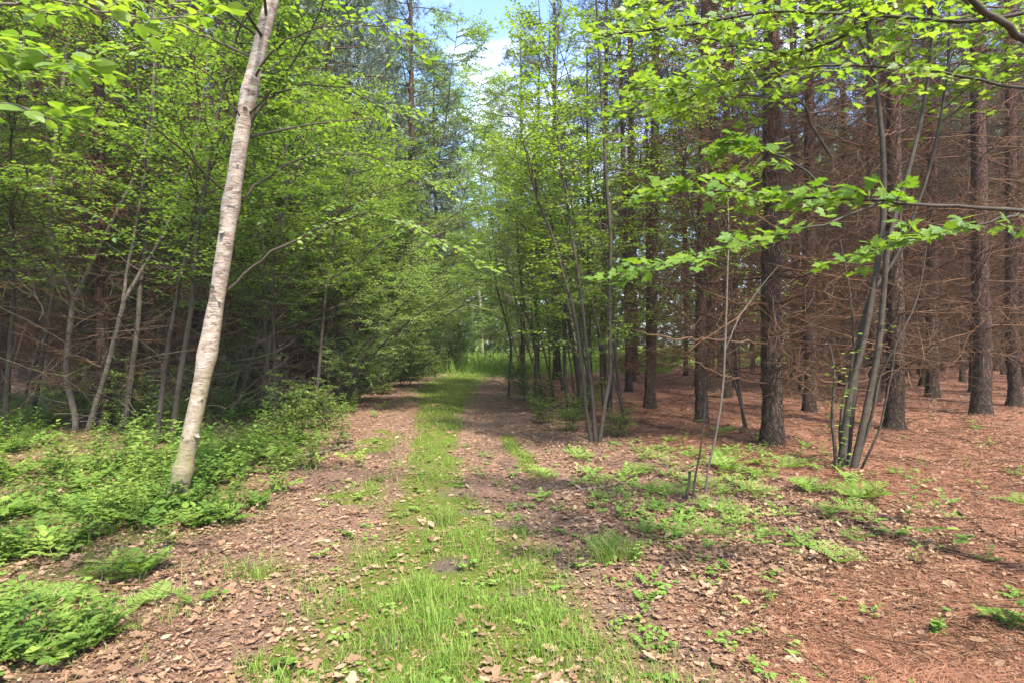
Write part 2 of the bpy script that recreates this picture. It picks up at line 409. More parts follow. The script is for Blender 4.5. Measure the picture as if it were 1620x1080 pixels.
# ------------------------------------------------------------------ ground zones
def zones(x, y):
    x = np.asarray(x, float); y = np.asarray(y, float)
    d = x - pathx(y); n = fbm(x, y, .9, 21); n2 = fbm(x, y, .35, 31)
    wid = np.interp(y, [2, 3.4, 4.4, 5.2, 8, 12, 16, 30], [.8, .85, .62, .36, .36, .6, 1.0, 1.2])
    cen = np.interp(y, [2, 3.4, 4.4, 5.2, 8, 12, 16, 30], [-.12, .02, -.02, -.2, -.12, -.2, -.3, 0])
    g = np.exp(-(np.abs(d - cen) / wid) ** 3) * (.35 + 1.0 * n2)
    g = np.maximum(g, .9 * np.exp(-((d - .92) / .14) ** 2) * sst(5.4, 6.2, y) * (1 - sst(8, 9.5, y)) * (.5 + n2))
    g = np.maximum(g, .75 * np.exp(-((d + 1.0) / .5) ** 2) * sst(.48, .62, n))
    xl = np.interp(y, [2, 2.7, 3.5, 5, 7.9, 14, 30], [-1.75, -1.75, -1.9, -2.05, -2.55, -3.3, -5])
    gl = sst(.5, -.9, x - xl + (n - .5) * 1.5)
    g = np.maximum(g, gl * .55 * sst(14, 8, y))
    soil = np.zeros_like(d)
    for (sx, sy, r) in ((-.56, 5.25, .3), (-.38, 3.55, .26), (.07, 3.15, .17), (.62, 2.95, .28), (.85, 2.6, .25), (-.3, 4.7, .22), (-.05, 4.4, .25), (-.55, 2.65, .16), (2.1, 2.75, .2)):
        soil = np.maximum(soil, np.exp(-(((x - sx) / r) ** 2 + ((y - sy) / (r * .8)) ** 2)))
    soil = np.maximum(soil * (.25 + .75 * n2), .6 * np.exp(-((d - .65) / .3) ** 2) * sst(.48, .62, n) * sst(14, 9, y))
    nb = np.interp(y, [2, 3, 4, 5.5, 7, 9, 12, 20, 30], [.9, .95, 2.6, 2.6, 1.9, 1.3, .9, .6, 1.2])
    need = sst(-.4, .5, x - nb + (n - .5) * 1.3)
    need = np.maximum(need * (1 - .85 * np.exp(-(((x - 2.3) / 1.0) ** 2 + ((y - 4.3) / .8) ** 2))), 0)
    mead = sst(30, 36, y + 3 * (n - .5)) * sst(-16, -6, x) * sst(26, 10, x - (y - 30) * .5)
    return np.clip(g, 0, 1), np.clip(need, 0, 1), np.clip(soil, 0, 1), mead, gl

def sheet(xs, ys, dz=0.0, curve=False):
    X, Y = np.meshgrid(xs, ys)
    if curve: X = X + pathx(Y)
    Z = hgt(X, Y) + dz
    g, nd, so, md, _ = zones(X, Y)
    nx, ny = len(xs), len(ys)
    i = np.arange(ny - 1)[:, None] * nx + np.arange(nx - 1)[None]
    q = np.stack([i, i + 1, i + nx + 1, i + nx], -1).reshape(-1, 4)
    mb = MB(); mb.add(np.stack([X, Y, Z], -1).reshape(-1, 3), quads=q)
    return mb, dict(green=g.ravel(), needle=nd.ravel(), soil=so.ravel(), meadow=md.ravel())
gx = np.concatenate([-np.geomspace(5, 160, 46)[::-1], np.arange(-4.94, 6.5, .05), np.geomspace(6.55, 160, 46)])
gy = np.concatenate([-np.geomspace(1.2, 40, 18)[::-1] + 2, np.arange(.85, 10, .05), np.arange(10, 30, .15), np.geomspace(30.2, 240, 50)])
mb, at = sheet(gx, gy)
o = mb.build('ground', M['ground'], attrs=at); tag(o, kind='structure')
mb, at = sheet(np.linspace(-1.25, 1.25, 52), np.concatenate([np.arange(-6, 10, .06), np.arange(10, 34, .2)]), .012, True)
o = mb.build('path', M['ground'], attrs=at); tag(o, kind='structure')

# ------------------------------------------------------------------ ground litter (uncountable)
def samp(n, dmax, dmin=2.1, xlo=-1, xhi=1, p=1.0):
    """points on the ground inside the view wedge, denser near the camera"""
    u = R.random(n)
    y = dmin * (dmax / dmin) ** (u ** p)
    x = (R.uniform(xlo, xhi, n)) * (.93 * y + .3)
    return x, y

def on(x, y, dz=0.0):
    return np.stack([x, y, hgt(x, y) + dz], -1)

def build_litter():
    mb = MB()
    x, y = samp(150000, 26)
    g, nd, so, md, gl = zones(x, y)
    n = fbm(x, y, .6, 41)
    sunpatch = np.exp(-(((x - 2.1) / 1.5) ** 2 + ((y - 4.3) / 1.3) ** 2))
    pr = (.5 + .9 * sunpatch) * (1 - .75 * g) * (1 - .55 * so) * (1 - .72 * nd) * (.25 + .75 * sst(.3, .6, n + .12)) * (1 - .1 * gl)
    keep = R.random(len(x)) < pr
    x, y = x[keep], y[keep]; k = len(x)
    f = rnd_h(k); f[:, 2] = R.normal(0, .22, k)
    pos = on(x, y, 0) ; pos[:, 2] += R.uniform(.012, .03, k)
    # curled leaf with a lobed outline
    tv = np.array([[0, 0, .03], [-.2, .2, .12], [-.16, .38, .05], [-.36, .52, .2], [-.2, .7, .06], [-.14, .9, .14], [0, 1, .0], [.15, .88, .1], [.2, .68, .03], [.34, .5, .17], [.15, .36, .04], [.2, .18, .1], [0, .5, -.03]])
    tt = np.array([(i, 12, (i + 1) % 12) for i in range(12)])
    tl = np.array([[0, 0, .02], [-.24, .3, .12], [-.2, .7, .1], [0, 1, .1], [.22, .65, -.02], [.25, .3, .05], [0, .5, 0]])
    tl_t = np.array([(i, 6, (i + 1) % 6) for i in range(6)])
    s = np.clip(R.lognormal(-3.5, .45, k), .01, .075) * np.interp(y, [2, 4, 8, 14], [.9, 1, 1.15, 1.4])
    a = R.random(k) < .45
    tv[:, 2] *= .6; tl[:, 2] *= .6
    place(mb, (tv, tt, None), pos[a], f[a], up_noise(a.sum(), .26), s[a] * 1.15, tone=R.beta(2, 2, a.sum()))
    b = ~a
    place(mb, (tl, tl_t, None), pos[b], f[b], up_noise(b.sum(), .3), s[b] * .85, tone=R.beta(2, 2, b.sum()))
    x, y = samp(170000, 20)
    g, nd, so, md, gl = zones(x, y)
    keep = R.random(len(x)) < (1 - .6 * g) * (1 - .3 * nd) * (.3 + .7 * sst(.3, .6, fbm(x, y, .4, 43)))
    x, y = x[keep], y[keep]; k = len(x); f = rnd_h(k); f[:, 2] = R.normal(0, .2, k)
    pos = on(x, y, 0); pos[:, 2] += R.uniform(.006, .018, k)
    place(mb, LEAF2, pos, f, up_noise(k, .4), R.uniform(.009, .026, k) * np.clip(y / 4, .8, 2), tone=R.beta(1.5, 2, k))
    o = mb.build('leaf_litter', M['litter'], smooth=False)
    tag(o, 'dry brown fallen leaves scattered over the forest floor', 'fallen leaves', kind='stuff')
build_litter()

def build_straw():
    mb = MB()
    x, y = samp(200000, 13)
    g, nd, so, md, gl = zones(x, y)
    pr = (.1 + .9 * nd) * (1 - .75 * g) * (1 - .3 * so) * sst(.2, .5, fbm(x, y, .5, 51)) * (1 - .6 * gl)
    keep = R.random(len(x)) < pr
    x, y = x[keep], y[keep]; k = len(x)
    ang = (fbm(x, y, .7, 61) * 9 + R.normal(0, .7, k))
    f = np.stack([np.cos(ang), np.sin(ang), R.normal(0, .12, k)], -1)
    pos = on(x, y, 0); pos[:, 2] += R.uniform(.01, .03, k)
    w = np.maximum(.0016, .00085 * y / 1.6)
    place(mb, NEEDLE, pos, f, up_noise(k, .3), R.uniform(.06, .13, k), wsc=w, tone=R.beta(2, 2, k))
    o = mb.build('needle_litter', M['straw'], smooth=False)
    tag(o, 'rusty fallen pine needles covering the plantation floor', 'pine needles', kind='stuff')
build_straw()

def build_twiglitter():
    mb = MB()
    x, y = samp(5200, 22, 2.3, -.9, 1)
    g, nd, so, md, gl = zones(x, y)
    keep = R.random(len(x)) < (.25 + .75 * nd) * (1 - .8 * g) * (1 - np.exp(-((x - pathx(y)) / 1.2) ** 2))
    x, y = x[keep], y[keep]; k = len(x)
    f = rnd_h(k); f[:, 2] = R.uniform(-.02, .12, k)
    P = grow(on(x, y, .02), f, R.uniform(.12, .6, k), 6, .12, -.01)
    P[..., 2] = np.maximum(P[..., 2], hgt(P[..., 0], P[..., 1]) + .008)
    r = R.uniform(.0025, .006, k) * np.clip(y / 6, .8, 1.6)
    tubes(mb, P, taper(k, 6, r, r * .4), 4)
    o = mb.build('twig_litter', M['dead'])
    tag(o, 'small dead twigs strewn on the needle floor', 'twigs', kind='stuff')
build_twiglitter()

def build_grass():
    mb = MB()
    n = 300000
    x, y = samp(n, 30, 2.05, -.75, .8)
    g, nd, so, md, gl = zones(x, y)
    cl = fbm(x, y, .22, 71)
    pr = g ** 1.4 * (1 - .85 * so) * sst(.43, .68, cl + .08 * g) * sst(.3, .55, fbm(x, y, .75, 77)) * (1 - .8 * gl)
    pr = np.maximum(pr, .7 * sst(20, 25, y) * (np.abs(x - pathx(y)) < 5))
    keep = R.random(n) < pr * 1.2
    x, y, cl = x[keep], y[keep], cl[keep]; k = len(x)
    L = R.gamma(5, .0105, k) * (.5 + 1.1 * sst(.4, .75, cl)) * np.interp(y, [2, 6, 15, 24, 30], [1, 1.0, 1.2, 1.8, 4])
    az = rnd_h(k); lean = R.uniform(.4, 1.7, k)[:, None]
    w = np.maximum(R.uniform(.0016, .0034, k), .0005 * y)
    base = on(x, y, .004)
    up = np.array([0, 0, 1.])
    p1 = base + (up * .5 + az * lean * .18) * L[:, None]
    p2 = base + (up * .85 + az * lean * .5) * L[:, None]
    p3 = base + (up * (1.05 - .45 * lean) + az * lean * .95) * L[:, None]
    sd = nrm(np.cross(az, up))
    wv = sd * w[:, None] * .5
    V = np.stack([base - wv, base + wv, p1 - wv, p1 + wv, p2 - wv * .75, p2 + wv * .75, p3], 1)
    off = (np.arange(k) * 7)[:, None, None]
    Q = (np.array([[0, 1, 3, 2], [2, 3, 5, 4]])[None] + off).reshape(-1, 4)
    T = (np.array([[4, 5, 6]])[None] + off).reshape(-1, 3)
    mb.add(V.reshape(-1, 3), T, Q, np.repeat(R.beta(1.6, 2.2, k), 7))
    o = mb.build('grass', M['grass'], smooth=False)
    tag(o, 'short green grass growing along the middle of the path', 'grass', kind='stuff')
build_grass()

# --- herb templates (merged verts, tris)
def tpl_from(mb):
    v = np.concatenate(mb.v); t = np.concatenate(mb.t) if mb.t else np.zeros((0, 3), int)
    if mb.q:
        q = np.concatenate(mb.q); t = np.concatenate([t, q[:, [0, 1, 2]], q[:, [0, 2, 3]]])
    return v, t, None

def herb_stalk(h=.3, nl=14, ll=.09, tilt=.1):
    mb = MB()
    P = grow([[0, 0, 0]], [[R.normal(0, tilt), R.normal(0, tilt), 1]], h, 6, .06)
    tubes(mb, P, taper(1, 6, .0025, .0012), 3)
    t = np.linspace(.2, 1, nl)[None]
    Q, T = along(P, t); az = np.arange(nl) * 2.4
    f = np.stack([np.cos(az), np.sin(az), R.uniform(.1, .5, nl)], -1)
    place(mb, LANCE, Q[0], f, np.tile([0, 0, 1.], (nl, 1)), ll * np.interp(t[0], [0, .5, 1], [.7, 1.1, .6]) * R.uniform(.8, 1.2, nl), wsc=ll * 1.25)
    return mb
def herb_tri(nl=5, h=.1, ls=.05):
    mb = MB()
    for i in range(nl):
        a = R.random() * 6.28; d = [math.cos(a) * .6, math.sin(a) * .6, 1]
        P = grow([[0, 0, 0]], [d], h * R.uniform(.6, 1.3), 4, .1, -.05)
        tubes(mb, P, taper(1, 4, .0014, .001), 3)
        e = P[0, -1]
        for b in (-1.2, 0, 1.2):
            f = [math.cos(a + b), math.sin(a + b), R.uniform(-.15, .15)]
            place(mb, LEAF6, [e], [f], up_noise(1, .2), ls * R.uniform(.7, 1.2), wsc=ls * 1.1)
    return mb
def fern(nf=6, L=.3, pin=16):
    mb = MB()
    for i in range(nf):
        a = i * 6.28 / nf + R.normal(0, .3)
        P = grow([[0, 0, 0]], [[math.cos(a) * .7, math.sin(a) * .7, .75]], L * R.uniform(.75, 1.15), 8, .05, -.11)
        tubes(mb, P, taper(1, 8, .002, .0008), 3)
        t = np.repeat(np.linspace(.15, 1, pin), 2)[None]
        Q, T = along(P, t); sd = np.tile([1., -1.], pin)[:, None]
        up = np.array([0, 0, 1.]); lat = nrm(np.cross(T[0], up)) * sd
        f = lat + T[0] * .45 + R.normal(0, .08, lat.shape)
        ln = L * .34 * np.sin(np.pi * np.clip(.12 + .88 * t[0], 0, 1)) ** .8 + .012
        place(mb, LANCE, Q[0], f, np.cross(lat, T[0]) * -sd + R.normal(0, .15, lat.shape), ln, wsc=ln * 0 + L * .17)
    return mb
def compound(h=.16, nl=4, L=.18):
    """pinnate leaves of broad leaflets, like ragwort or avens"""
    mb = MB()
    for i in range(nl):
        a = i * 6.28 / nl + R.normal(0, .4)
        P = grow([[0, 0, 0]], [[math.cos(a) * .6, math.sin(a) * .6, .9]], L * R.uniform(.8, 1.3), 7, .06, -.14)
        tubes(mb, P, taper(1, 7, .002, .001), 3)
        for tt in (.45, .62, .8):
            Q, T = along(P, np.array([[tt, tt]]))
            lat = nrm(np.cross(T[0], [0, 0, 1.])) * np.array([[1.], [-1.]])
            place(mb, LEAF6, Q[0], lat + T[0] * .6, up_noise(2, .2), L * .33 * R.uniform(.8, 1.1, 2))
        place(mb, LEAF6, P[:, -1], P[:, -1] - P[:, -2], up_noise(1, .2), L * .4)
    return mb
HERBS = [tpl_from(herb_stalk(.3, 16)), tpl_from(herb_stalk(.2, 12, .07)), tpl_from(herb_tri(6)), tpl_from(herb_tri(4, .07, .04)), tpl_from(compound()), tpl_from(compound(.12, 5, .13)), tpl_from(fern(5, .24, 12)), tpl_from(herb_stalk(.42, 20, .1))]

def scatter_herbs(mb, x, y, kinds, smin=.7, smax=1.3):
    k = len(x)
    kd = R.choice(kinds, k)
    for h in set(kinds):
        s = kd == h; n = s.sum()
        if not n: continue
        place(mb, HERBS[h], on(x[s], y[s], 0), rnd_h(n), up_noise(n, .12), R.uniform(smin, smax, n) * np.interp(y[s], [2, 3.5, 6], [.72, .92, 1.1]), tone=np.clip(R.random(n) * .7 + 1.5 * (fbm(x[s], y[s], .6, 101) - .4), 0, 1))

def build_cover():
    mb = MB()
    x, y = samp(14000, 14, 2.1, -1, -.1)
    g, nd, so, md, gl = zones(x, y); n = fbm(x, y, .8, 81)
    keep = R.random(len(x)) < gl * sst(.38, .62, n) * .34
    x, y = x[keep], y[keep]
    far = y > 5.2
    scatter_herbs(mb, x[~far], y[~far], [1, 1, 0, 0, 2, 3, 4, 4, 5, 5, 6])
    scatter_herbs(mb, x[far], y[far], [0, 0, 1, 2, 4, 5, 7])
    o = mb.build('ground_cover', M['herb'], smooth=False)
    tag(o, 'dense low green herbs carpeting the left verge', 'ground cover', kind='stuff')
    mb = MB()
    x, y = samp(3200, 12, 2.2, -.3, 1)
    g, nd, so, md, gl = zones(x, y); n = fbm(x, y, .7, 91); d = x - pathx(y)
    band = np.exp(-(((x - 1.9 - .25 * (y - 5)) / 1.1) ** 2)) * sst(3.6, 4.6, y) * sst(9, 6.5, y)
    p = np.clip(.06 + .9 * band, 0, 1) * sst(.4, .55, n) * (d > .2)
    keep = R.random(len(x)) < p
    scatter_herbs(mb, x[keep], y[keep], [2, 3, 3, 5, 5, 1, 6], .5, 1.0)
    x, y = samp(260, 8, 2.1, -.35, .5)
    scatter_herbs(mb, x, y, [3, 3, 2], .4, .8)
    o = mb.build('verge_seedlings', M['fern'], smooth=False)
    tag(o, 'pale green seedlings dotted through the fallen leaves right of the path', 'ground cover', kind='stuff')
build_cover()

# ------------------------------------------------------------------ red pines
def dead_branches(n_wh, z0, z1, r_at, per=5, lmin=.7, lmax=2.0, nsub=9):
    """polylines of whorled dead boughs and their twigs"""
    z = np.repeat(np.linspace(z0, z1, n_wh), per) + R.normal(0, .05, n_wh * per)
    m = len(z); d = rnd_h(m); d[:, 2] = R.uniform(-.25, .3, m)
    S = np.stack([d[:, 0] * r_at * .8, d[:, 1] * r_at * .8, z], -1)
    L = R.uniform(lmin, lmax, m)
    B = grow(S, d, L, 9, .11, .015)
    t = R.uniform(.25, 1, (m, nsub)); Q, T = along(B, t)
    dd = nrm(T * .5 + R.normal(0, .55, T.shape)).reshape(-1, 3)
    W = grow(Q.reshape(-1, 3), dd, R.uniform(.2, .95, m * nsub), 6, .27, .01)
    return B, W

NS = 15
def make_pine(i, detailed, H=17.0):
    root = thing('red_pine', 'pine', 'pine tree', (0, -60, 0))
    kids = []
    wood = MB(); n = 70
    z = np.concatenate([np.linspace(-.15, 3, 40), np.linspace(3.2, H, 30)])
    bx = np.cumsum(R.normal(0, .004, n)); by = np.cumsum(R.normal(0, .004, n))
    P = np.stack([bx - bx[4], by - by[4], z], -1)[None]
    r0 = .125
    rad = r0 * (1 - .72 * np.clip(z / H, 0, 1)) * (1 + .65 * np.exp(-np.clip(z + .1, 0, 9) / .2)) * (1 + R.normal(0, .02, n))
    for wz in np.arange(1.0, H, .42):
        rad *= 1 + .07 * np.exp(-((z - wz) / .05) ** 2)
    tubes(wood, P, rad[None], 20, lump=.022)
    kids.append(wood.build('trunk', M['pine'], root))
    B, W = dead_branches(25, .95, 10.5, .12, 6, .6, 2.3, NS)
    if detailed:
        low = np.argsort(B[:, 0, 2])[2:34:2]
        for b in low:
            dbm = MB(); tubes(dbm, B[b:b + 1], taper(1, 9, R.uniform(.009, .014), .003), 5)
            w = W[b * NS:(b + 1) * NS]
            tubes(dbm, w, taper(NS, 6, .0042, .0016), 3)
            kids.append(dbm.build('dead_branch', M['dead'], root))
        rest = np.setdiff1d(np.arange(len(B)), low)
    else:
        rest = np.arange(len(B))
    tw = MB(); tubes(tw, B[rest], taper(len(rest), 9, .011, .003), 4)
    idx = (rest[:, None] * NS + np.arange(NS)[None]).ravel()
    tubes(tw, W[idx], taper(len(idx), 6, .0045, .0018), 3)
    o = tw.build('dead_branches', M['dead'], root); o['kind'] = 'stuff'; kids.append(o)
    cr = MB()
    m = 46; zz = np.linspace(9, H - .4, m); d = rnd_h(m); d[:, 2] = .25
    S = np.stack([0 * zz, 0 * zz, zz], -1)
    B = grow(S, d, np.interp(zz, [9, 12, H], [1.6, 2.2, .5]), 8, .08, .02)
    tubes(cr, B, taper(m, 8, .022, .006), 4, mat=1)
    q = 9; t = R.uniform(.35, 1, (m, q)); C, T = along(B, t); C = C.reshape(-1, 3) + R.normal(0, .12, (m * q, 3))
    k = 14; C = np.repeat(C, k, 0); f = nrm(np.repeat(T.reshape(-1, 3), k, 0) * .5 + R.normal(0, .7, C.shape) + [0, 0, .3])
    place(cr, NEEDLE, C, f, R.normal(0, 1, C.shape), R.uniform(.14, .24, len(C)), wsc=.012)
    kids.append(cr.build('crown', [M['needle_green'], M['dead']], root))
    return proto(root, kids)
PINES_D = [make_pine(i, True) for i in range(3)]
PINES_S = [make_pine(i, False) for i in range(3)]

hero = [  # px, py of the foot, scale, label
 (1222, 706, 1.06, 'thick pine trunk nearest the path on the right, knocking against curved bare boughs'),
 (1110, 666, .86, 'straight pine trunk just left of the thick nearest one'),
 (1028, 643, .92, 'slightly leaning pine with a blackened foot, first in the row along the path'),
 (1150, 630, .9, 'pine trunk standing in the gap behind the thick nearest pine'),
 (1415, 681, 1.02, 'pine trunk directly right of the clump of grey-green stems'),
 (1475, 626, 1.12, 'pine with a pale scaly left side in the second row on the right'),
 (1552, 655, 1.2, 'stout pine near the right edge with a rough flared foot'),
 (1606, 641, 1.0, 'pine cut by the right edge of the view'),
 (1384, 633, .95, 'pine half hidden behind the clump of grey-green stems'),
 (1000, 602, .98, 'dark pine trunk left of the leaning pine with the blackened foot'),
 (955, 607, .9, 'pine trunk rising behind the thin stems at the path side'),
 (880, 600, .95, 'dark pine trunk against the bright clearing, rightmost of three'),
 (850, 595, .85, 'dark pine trunk against the bright clearing, middle of three'),
 (826, 592, .85, 'dark pine trunk against the bright clearing, leftmost of three'),
]
taken = []
GP = 'pines in the plantation on the right'
for i, (px, py, s, lab) in enumerate(hero):
    p = G(px, py); taken.append(p[:2])
    r = dup(PINES_D[i % 3], p, R.random() * 6.28, s, lab, GP, (R.normal(0, .008), .035 if px == 1028 else R.normal(0, .01)))
cnt = 0
def free(x, y, dist=1.35):
    return all((x - a) ** 2 + (y - b) ** 2 > dist * dist for a, b in taken)
for rx in np.arange(3.1, 42, 2.5):
    for ry in np.arange(7.0, 48, 2.2):
        x = rx + R.normal(0, .22); y = ry + R.normal(0, .3)
        if x > .95 * y + 1.5 or x < 2.4 or (y > 24 and x < 3.2 + (y - 24) * 1.3) or not free(x, y): continue
        if y < 9.5: continue
        taken.append((x, y)); cnt += 1
        band = 'second and third rows' if y < 16 else ('middle depth' if y < 27 else 'dark far depth')
        lab = {'second and third rows': 'reddish pine trunk among dead boughs a few rows into the right-hand plantation',
               'middle depth': 'slim pine trunk at middle depth of the right-hand plantation',
               'dark far depth': 'thin dark pine trunk far back in the right-hand plantation'}[band]
        dup((PINES_D if y < 16 else PINES_S)[cnt % 3], (x, y, hgt(x, y)), R.random() * 6.28, R.uniform(.72, 1.0), lab, GP + ', ' + band, (R.normal(0, .012), R.normal(0, .012)))
GL = 'pines in the dark wood on the left'
lcnt = 0
for rx in np.arange(-6.6, -36, -2.6):
    for ry in np.arange(9.5, 42, 2.5):
        x = rx + R.normal(0, .3); y = ry + R.normal(0, .4)
        if x < -.95 * y - 1.5: continue
        lcnt += 1
        lab = 'dark pine trunk in the shaded wood behind the forked grey stems' if y < 18 else 'dark pine trunk deep in the shaded wood on the left'
        dup((PINES_D if y < 14 else PINES_S)[lcnt % 3], (x, y, hgt(x, y)), R.random() * 6.28, R.uniform(.8, 1.1), lab, GL + (', front rows' if y < 18 else ', far rows'), (R.normal(0, .015), R.normal(0, .015)))
for p in PINES_D + PINES_S:
    for c in KIDS[p.name]: bpy.data.objects.remove(c)
    bpy.data.objects.remove(p)

# ------------------------------------------------------------------ broadleaf trees
def make_broad(name, H=6.5, nst=2, arch=.05, lean=.15, nb=22, nsub=9, nleaf=11, ls=.065, blen=1.5, sub=.5, t0=.3, leaf='leaf', bark='dark', rad=.04, tpl=LEAF2, btrop=.0, wob=.06):
    root = thing(name, name, 'tree', (0, -60, 0))
    wood, lf = MB(), MB()
    d = np.stack([R.normal(lean, .1, nst), R.normal(0, .12, nst), np.ones(nst)], -1)
    S = np.stack([R.normal(0, .12, nst) * (nst > 1), R.normal(0, .12, nst) * (nst > 1), np.full(nst, -.1)], -1)
    P = grow(S, d, H * R.uniform(.8, 1.1, nst), 16, wob, 0)
    t = np.linspace(0, 1, 16)[None, :]
    P[..., 0] += arch * H * t ** 2.2 * 1.0; P[..., 2] -= arch * H * .35 * t ** 3
    tubes(wood, P, taper(nst, 16, R.uniform(.8, 1.1, nst) * rad, .006, .8), 8, lump=.03)
    t = t0 + (1 - t0) * (np.arange(nb)[None] + R.random((nst, nb))) / nb
    Q, T = along(P, t)
    az = rnd_h(nst * nb).reshape(nst, nb, 3)
    dd = nrm(az + T * .55 + np.array([.25, 0, 0]) * (arch > 0)).reshape(-1, 3)
    L = (blen * (1.15 - .75 * ((t - t0) / (1 - t0))) * R.uniform(.6, 1.25, t.shape)).reshape(-1)
    B = grow(Q.reshape(-1, 3), dd, L, 8, .09, btrop)
    tubes(wood, B, taper(len(B), 8, rad * .24, .003), 4)
    sprays(wood, lf, B, nsub, nleaf, sub, tpl, ls)
    a = wood.build('trunk', M[bark], root); b = lf.build('crown', M[leaf], root, smooth=False)
    return proto(root, [a, b])

def finish(root, parts):
    """parts: (name, MB, materials, smooth); geometry given in world space"""
    org = np.array(root.location)
    return [mb.build(n, m, root, org, sm) for n, mb, m, sm in parts if mb.n]

# ------------------------------------------------------------------ the leaning white birch
def build_birch():
    base = G(281, 792)
    D = base[1]
    root = thing('white_birch', 'leaning white birch trunk with peeling bark standing alone at the left edge of the path', 'birch tree', base)
    tr = MB()
    C = [(273, 816, D, 78), (278, 794, D, 54), (282, 778, D, 40), (286, 760, D, 33), (303, 680, D, 29), (328, 560, D, 29), (350, 430, D, 27), (369, 300, D, 26), (394, 150, D, 25), (430, 0, D, 22), (470, -150, D + .1, 26), (520, -330, D + .2, 20), (570, -560, D + .4, 12), (600, -760, D + .5, 4)]
    P, r = stem_px(C, 150)
    t = np.arange(150)
    r = r * (1 + .07 * (vn(t * 1., 0 * t, 5, 3)[None] - .5) * 2)
    for kk in (38, 57, 78, 92): r[0] += .012 * np.exp(-((t - kk) / 1.6) ** 2)
    tubes(tr, P, r, 28, lump=.012)
    parts = [('trunk', tr, M['birch'], True)]
    # crown above the frame
    cw, cl = MB(), MB()
    S, T = along(P, np.linspace(.58, .98, 26)[None]); d = rnd_h(26); d[:, 2] = .5
    B = grow(S[0], d, np.linspace(1.7, .6, 26), 8, .1, .0)
    tubes(cw, B, taper(26, 8, .014, .003), 4)
    sprays(cw, cl, B, 8, 8, .4, LEAF6, .06)
    # curls of loose bark
    curls = []
    for f in (.3, .34, .44, .5, .56, .6):
        q, tt = along(P, np.array([[f]])); rr = np.interp(f, np.linspace(0, 1, 150), r[0])
        for si in range(2):
            a = R.uniform(-2.6, -.4); n = np.array([math.cos(a), math.sin(a), 0]); cu = MB()
            p = q[0, 0] + n * rr + np.array([0, 0, R.uniform(-.05, .05)])
            place(cu, (np.array([[-.5, 0, 0], [.5, 0, 0], [.45, .5, .2], [-.4, .6, .25], [.3, .8, .55], [-.2, .85, .6]]), None, np.array([[0, 1, 2, 3], [3, 2, 4, 5]])), [p], [[n[0] * .3, n[1] * .3, -1 if si % 2 else 1]], [n], R.uniform(.02, .05))
            parts.append(('bark_curl', cu, M['pale'], True))
    ks = finish(root, parts)
    # branches, each one a part with its leaves
    brs = [
        ([(352, 300, D, 7), (270, 220, 4.2, 6), (215, 190, 3.6, 5), (150, 135, 2.9, 4), (105, 112, 2.5, 3), (40, 120, 2.2, 2)], .55, 9, 5, .22, .062),
        ([(382, 238, D, 8), (400, 190, D, 7), (425, 155, D, 6), (462, 138, D - .2, 5), (540, 140, D - .4, 4), (640, 185, D - .5, 2)], .3, 20, 9, .5, .062),
        ([(362, 458, D, 9), (420, 412, D, 8), (500, 362, D, 6), (580, 338, D - .1, 5), (670, 362, D - .2, 4), (755, 420, D - .3, 2)], .25, 22, 10, .5, .062),
        ([(400, 130, D, 8), (440, 70, D - .3, 6), (540, 40, D - .8, 4), (620, 45, D - 1.2, 3), (650, 90, D - 1.3, 2)], .3, 16, 8, .4, .06),
        ([(372, 330, D, 7), (430, 275, D + .3, 6), (510, 245, D + .5, 4), (610, 255, D + .6, 3), (700, 300, D + .6, 2)], .2, 22, 10, .5, .06),
        ([(415, 60, D, 9), (370, 0, 4.2, 7), (270, 5, 3.2, 5), (180, -5, 2.6, 4), (60, 20, 2.2, 2)], .5, 12, 6, .25, .062),
        ([(386, 190, D, 6), (330, 120, D - .4, 5), (250, 80, D - .8, 4), (150, 80, D - 1.2, 2)], .3, 14, 8, .35, .058),
    ]
    for C, t0, ns, nl, sl, ls in brs:
        w, l = MB(), MB()
        P, r = stem_px(C, 22); P[0, 1:-1] += R.normal(0, .012, (20, 3))
        tubes(w, P, r * .6, 7)
        sprays(w, l, P, ns, nl, sl, LEAF6, ls, t0=t0, flat=.32, subr=.003, ub=(0, -.3, 0))
        b = w.build('branch', M['twig'], root, base)
        f = l.build('foliage', M['leaf_young'], b, (0, 0, 0), False)
        f.parent = b
        f.data.transform(__import__('mathutils').Matrix.Translation(-Vector(base)))
    cw.build('upper_branches', M['twig'], root, base); cl.build('crown', M['leaf_young'], root, base, False)
build_birch()

# ------------------------------------------------------------------ hand-placed stems
def stems_thing(name, label, cat, base, stems, bark, leaf=None, nb=10, blen=.8, nsub=6, nleaf=7, ls=.06, sub=.35, t0=.45, group=None, k=10, tpl=LEAF6, wob=.006):
    root = thing(name, label, cat, base, group)
    lw, lf = MB(), MB()
    for C in stems:
        w = MB(); P, r = stem_px(C, 40); r = r * .76; P[0, 1:] += np.cumsum(R.normal(0, wob * .3, (39, 3)), 0)
        tubes(w, P, r, k, lump=.03)
        w.build('stem', M[bark], root, base)
        if leaf and P[0, -1, 2] > 2.75:
            S, T = along(P, R.uniform(t0, 1, (1, nb))); d = nrm(rnd_h(nb) + T[0] * .6)
            B = grow(S[0], d, blen * R.uniform(.5, 1.2, nb), 8, .1, .01)
            tubes(lw, B, taper(nb, 8, .006, .002), 4)
            sprays(lw, lf, B, nsub, nleaf, sub, tpl, ls, subr=.0025)
    if leaf:
        lw.build('twigs', M['twig'], root, base)['kind'] = 'stuff'
        lf.build('crown', M[leaf], root, base, False)
    return root

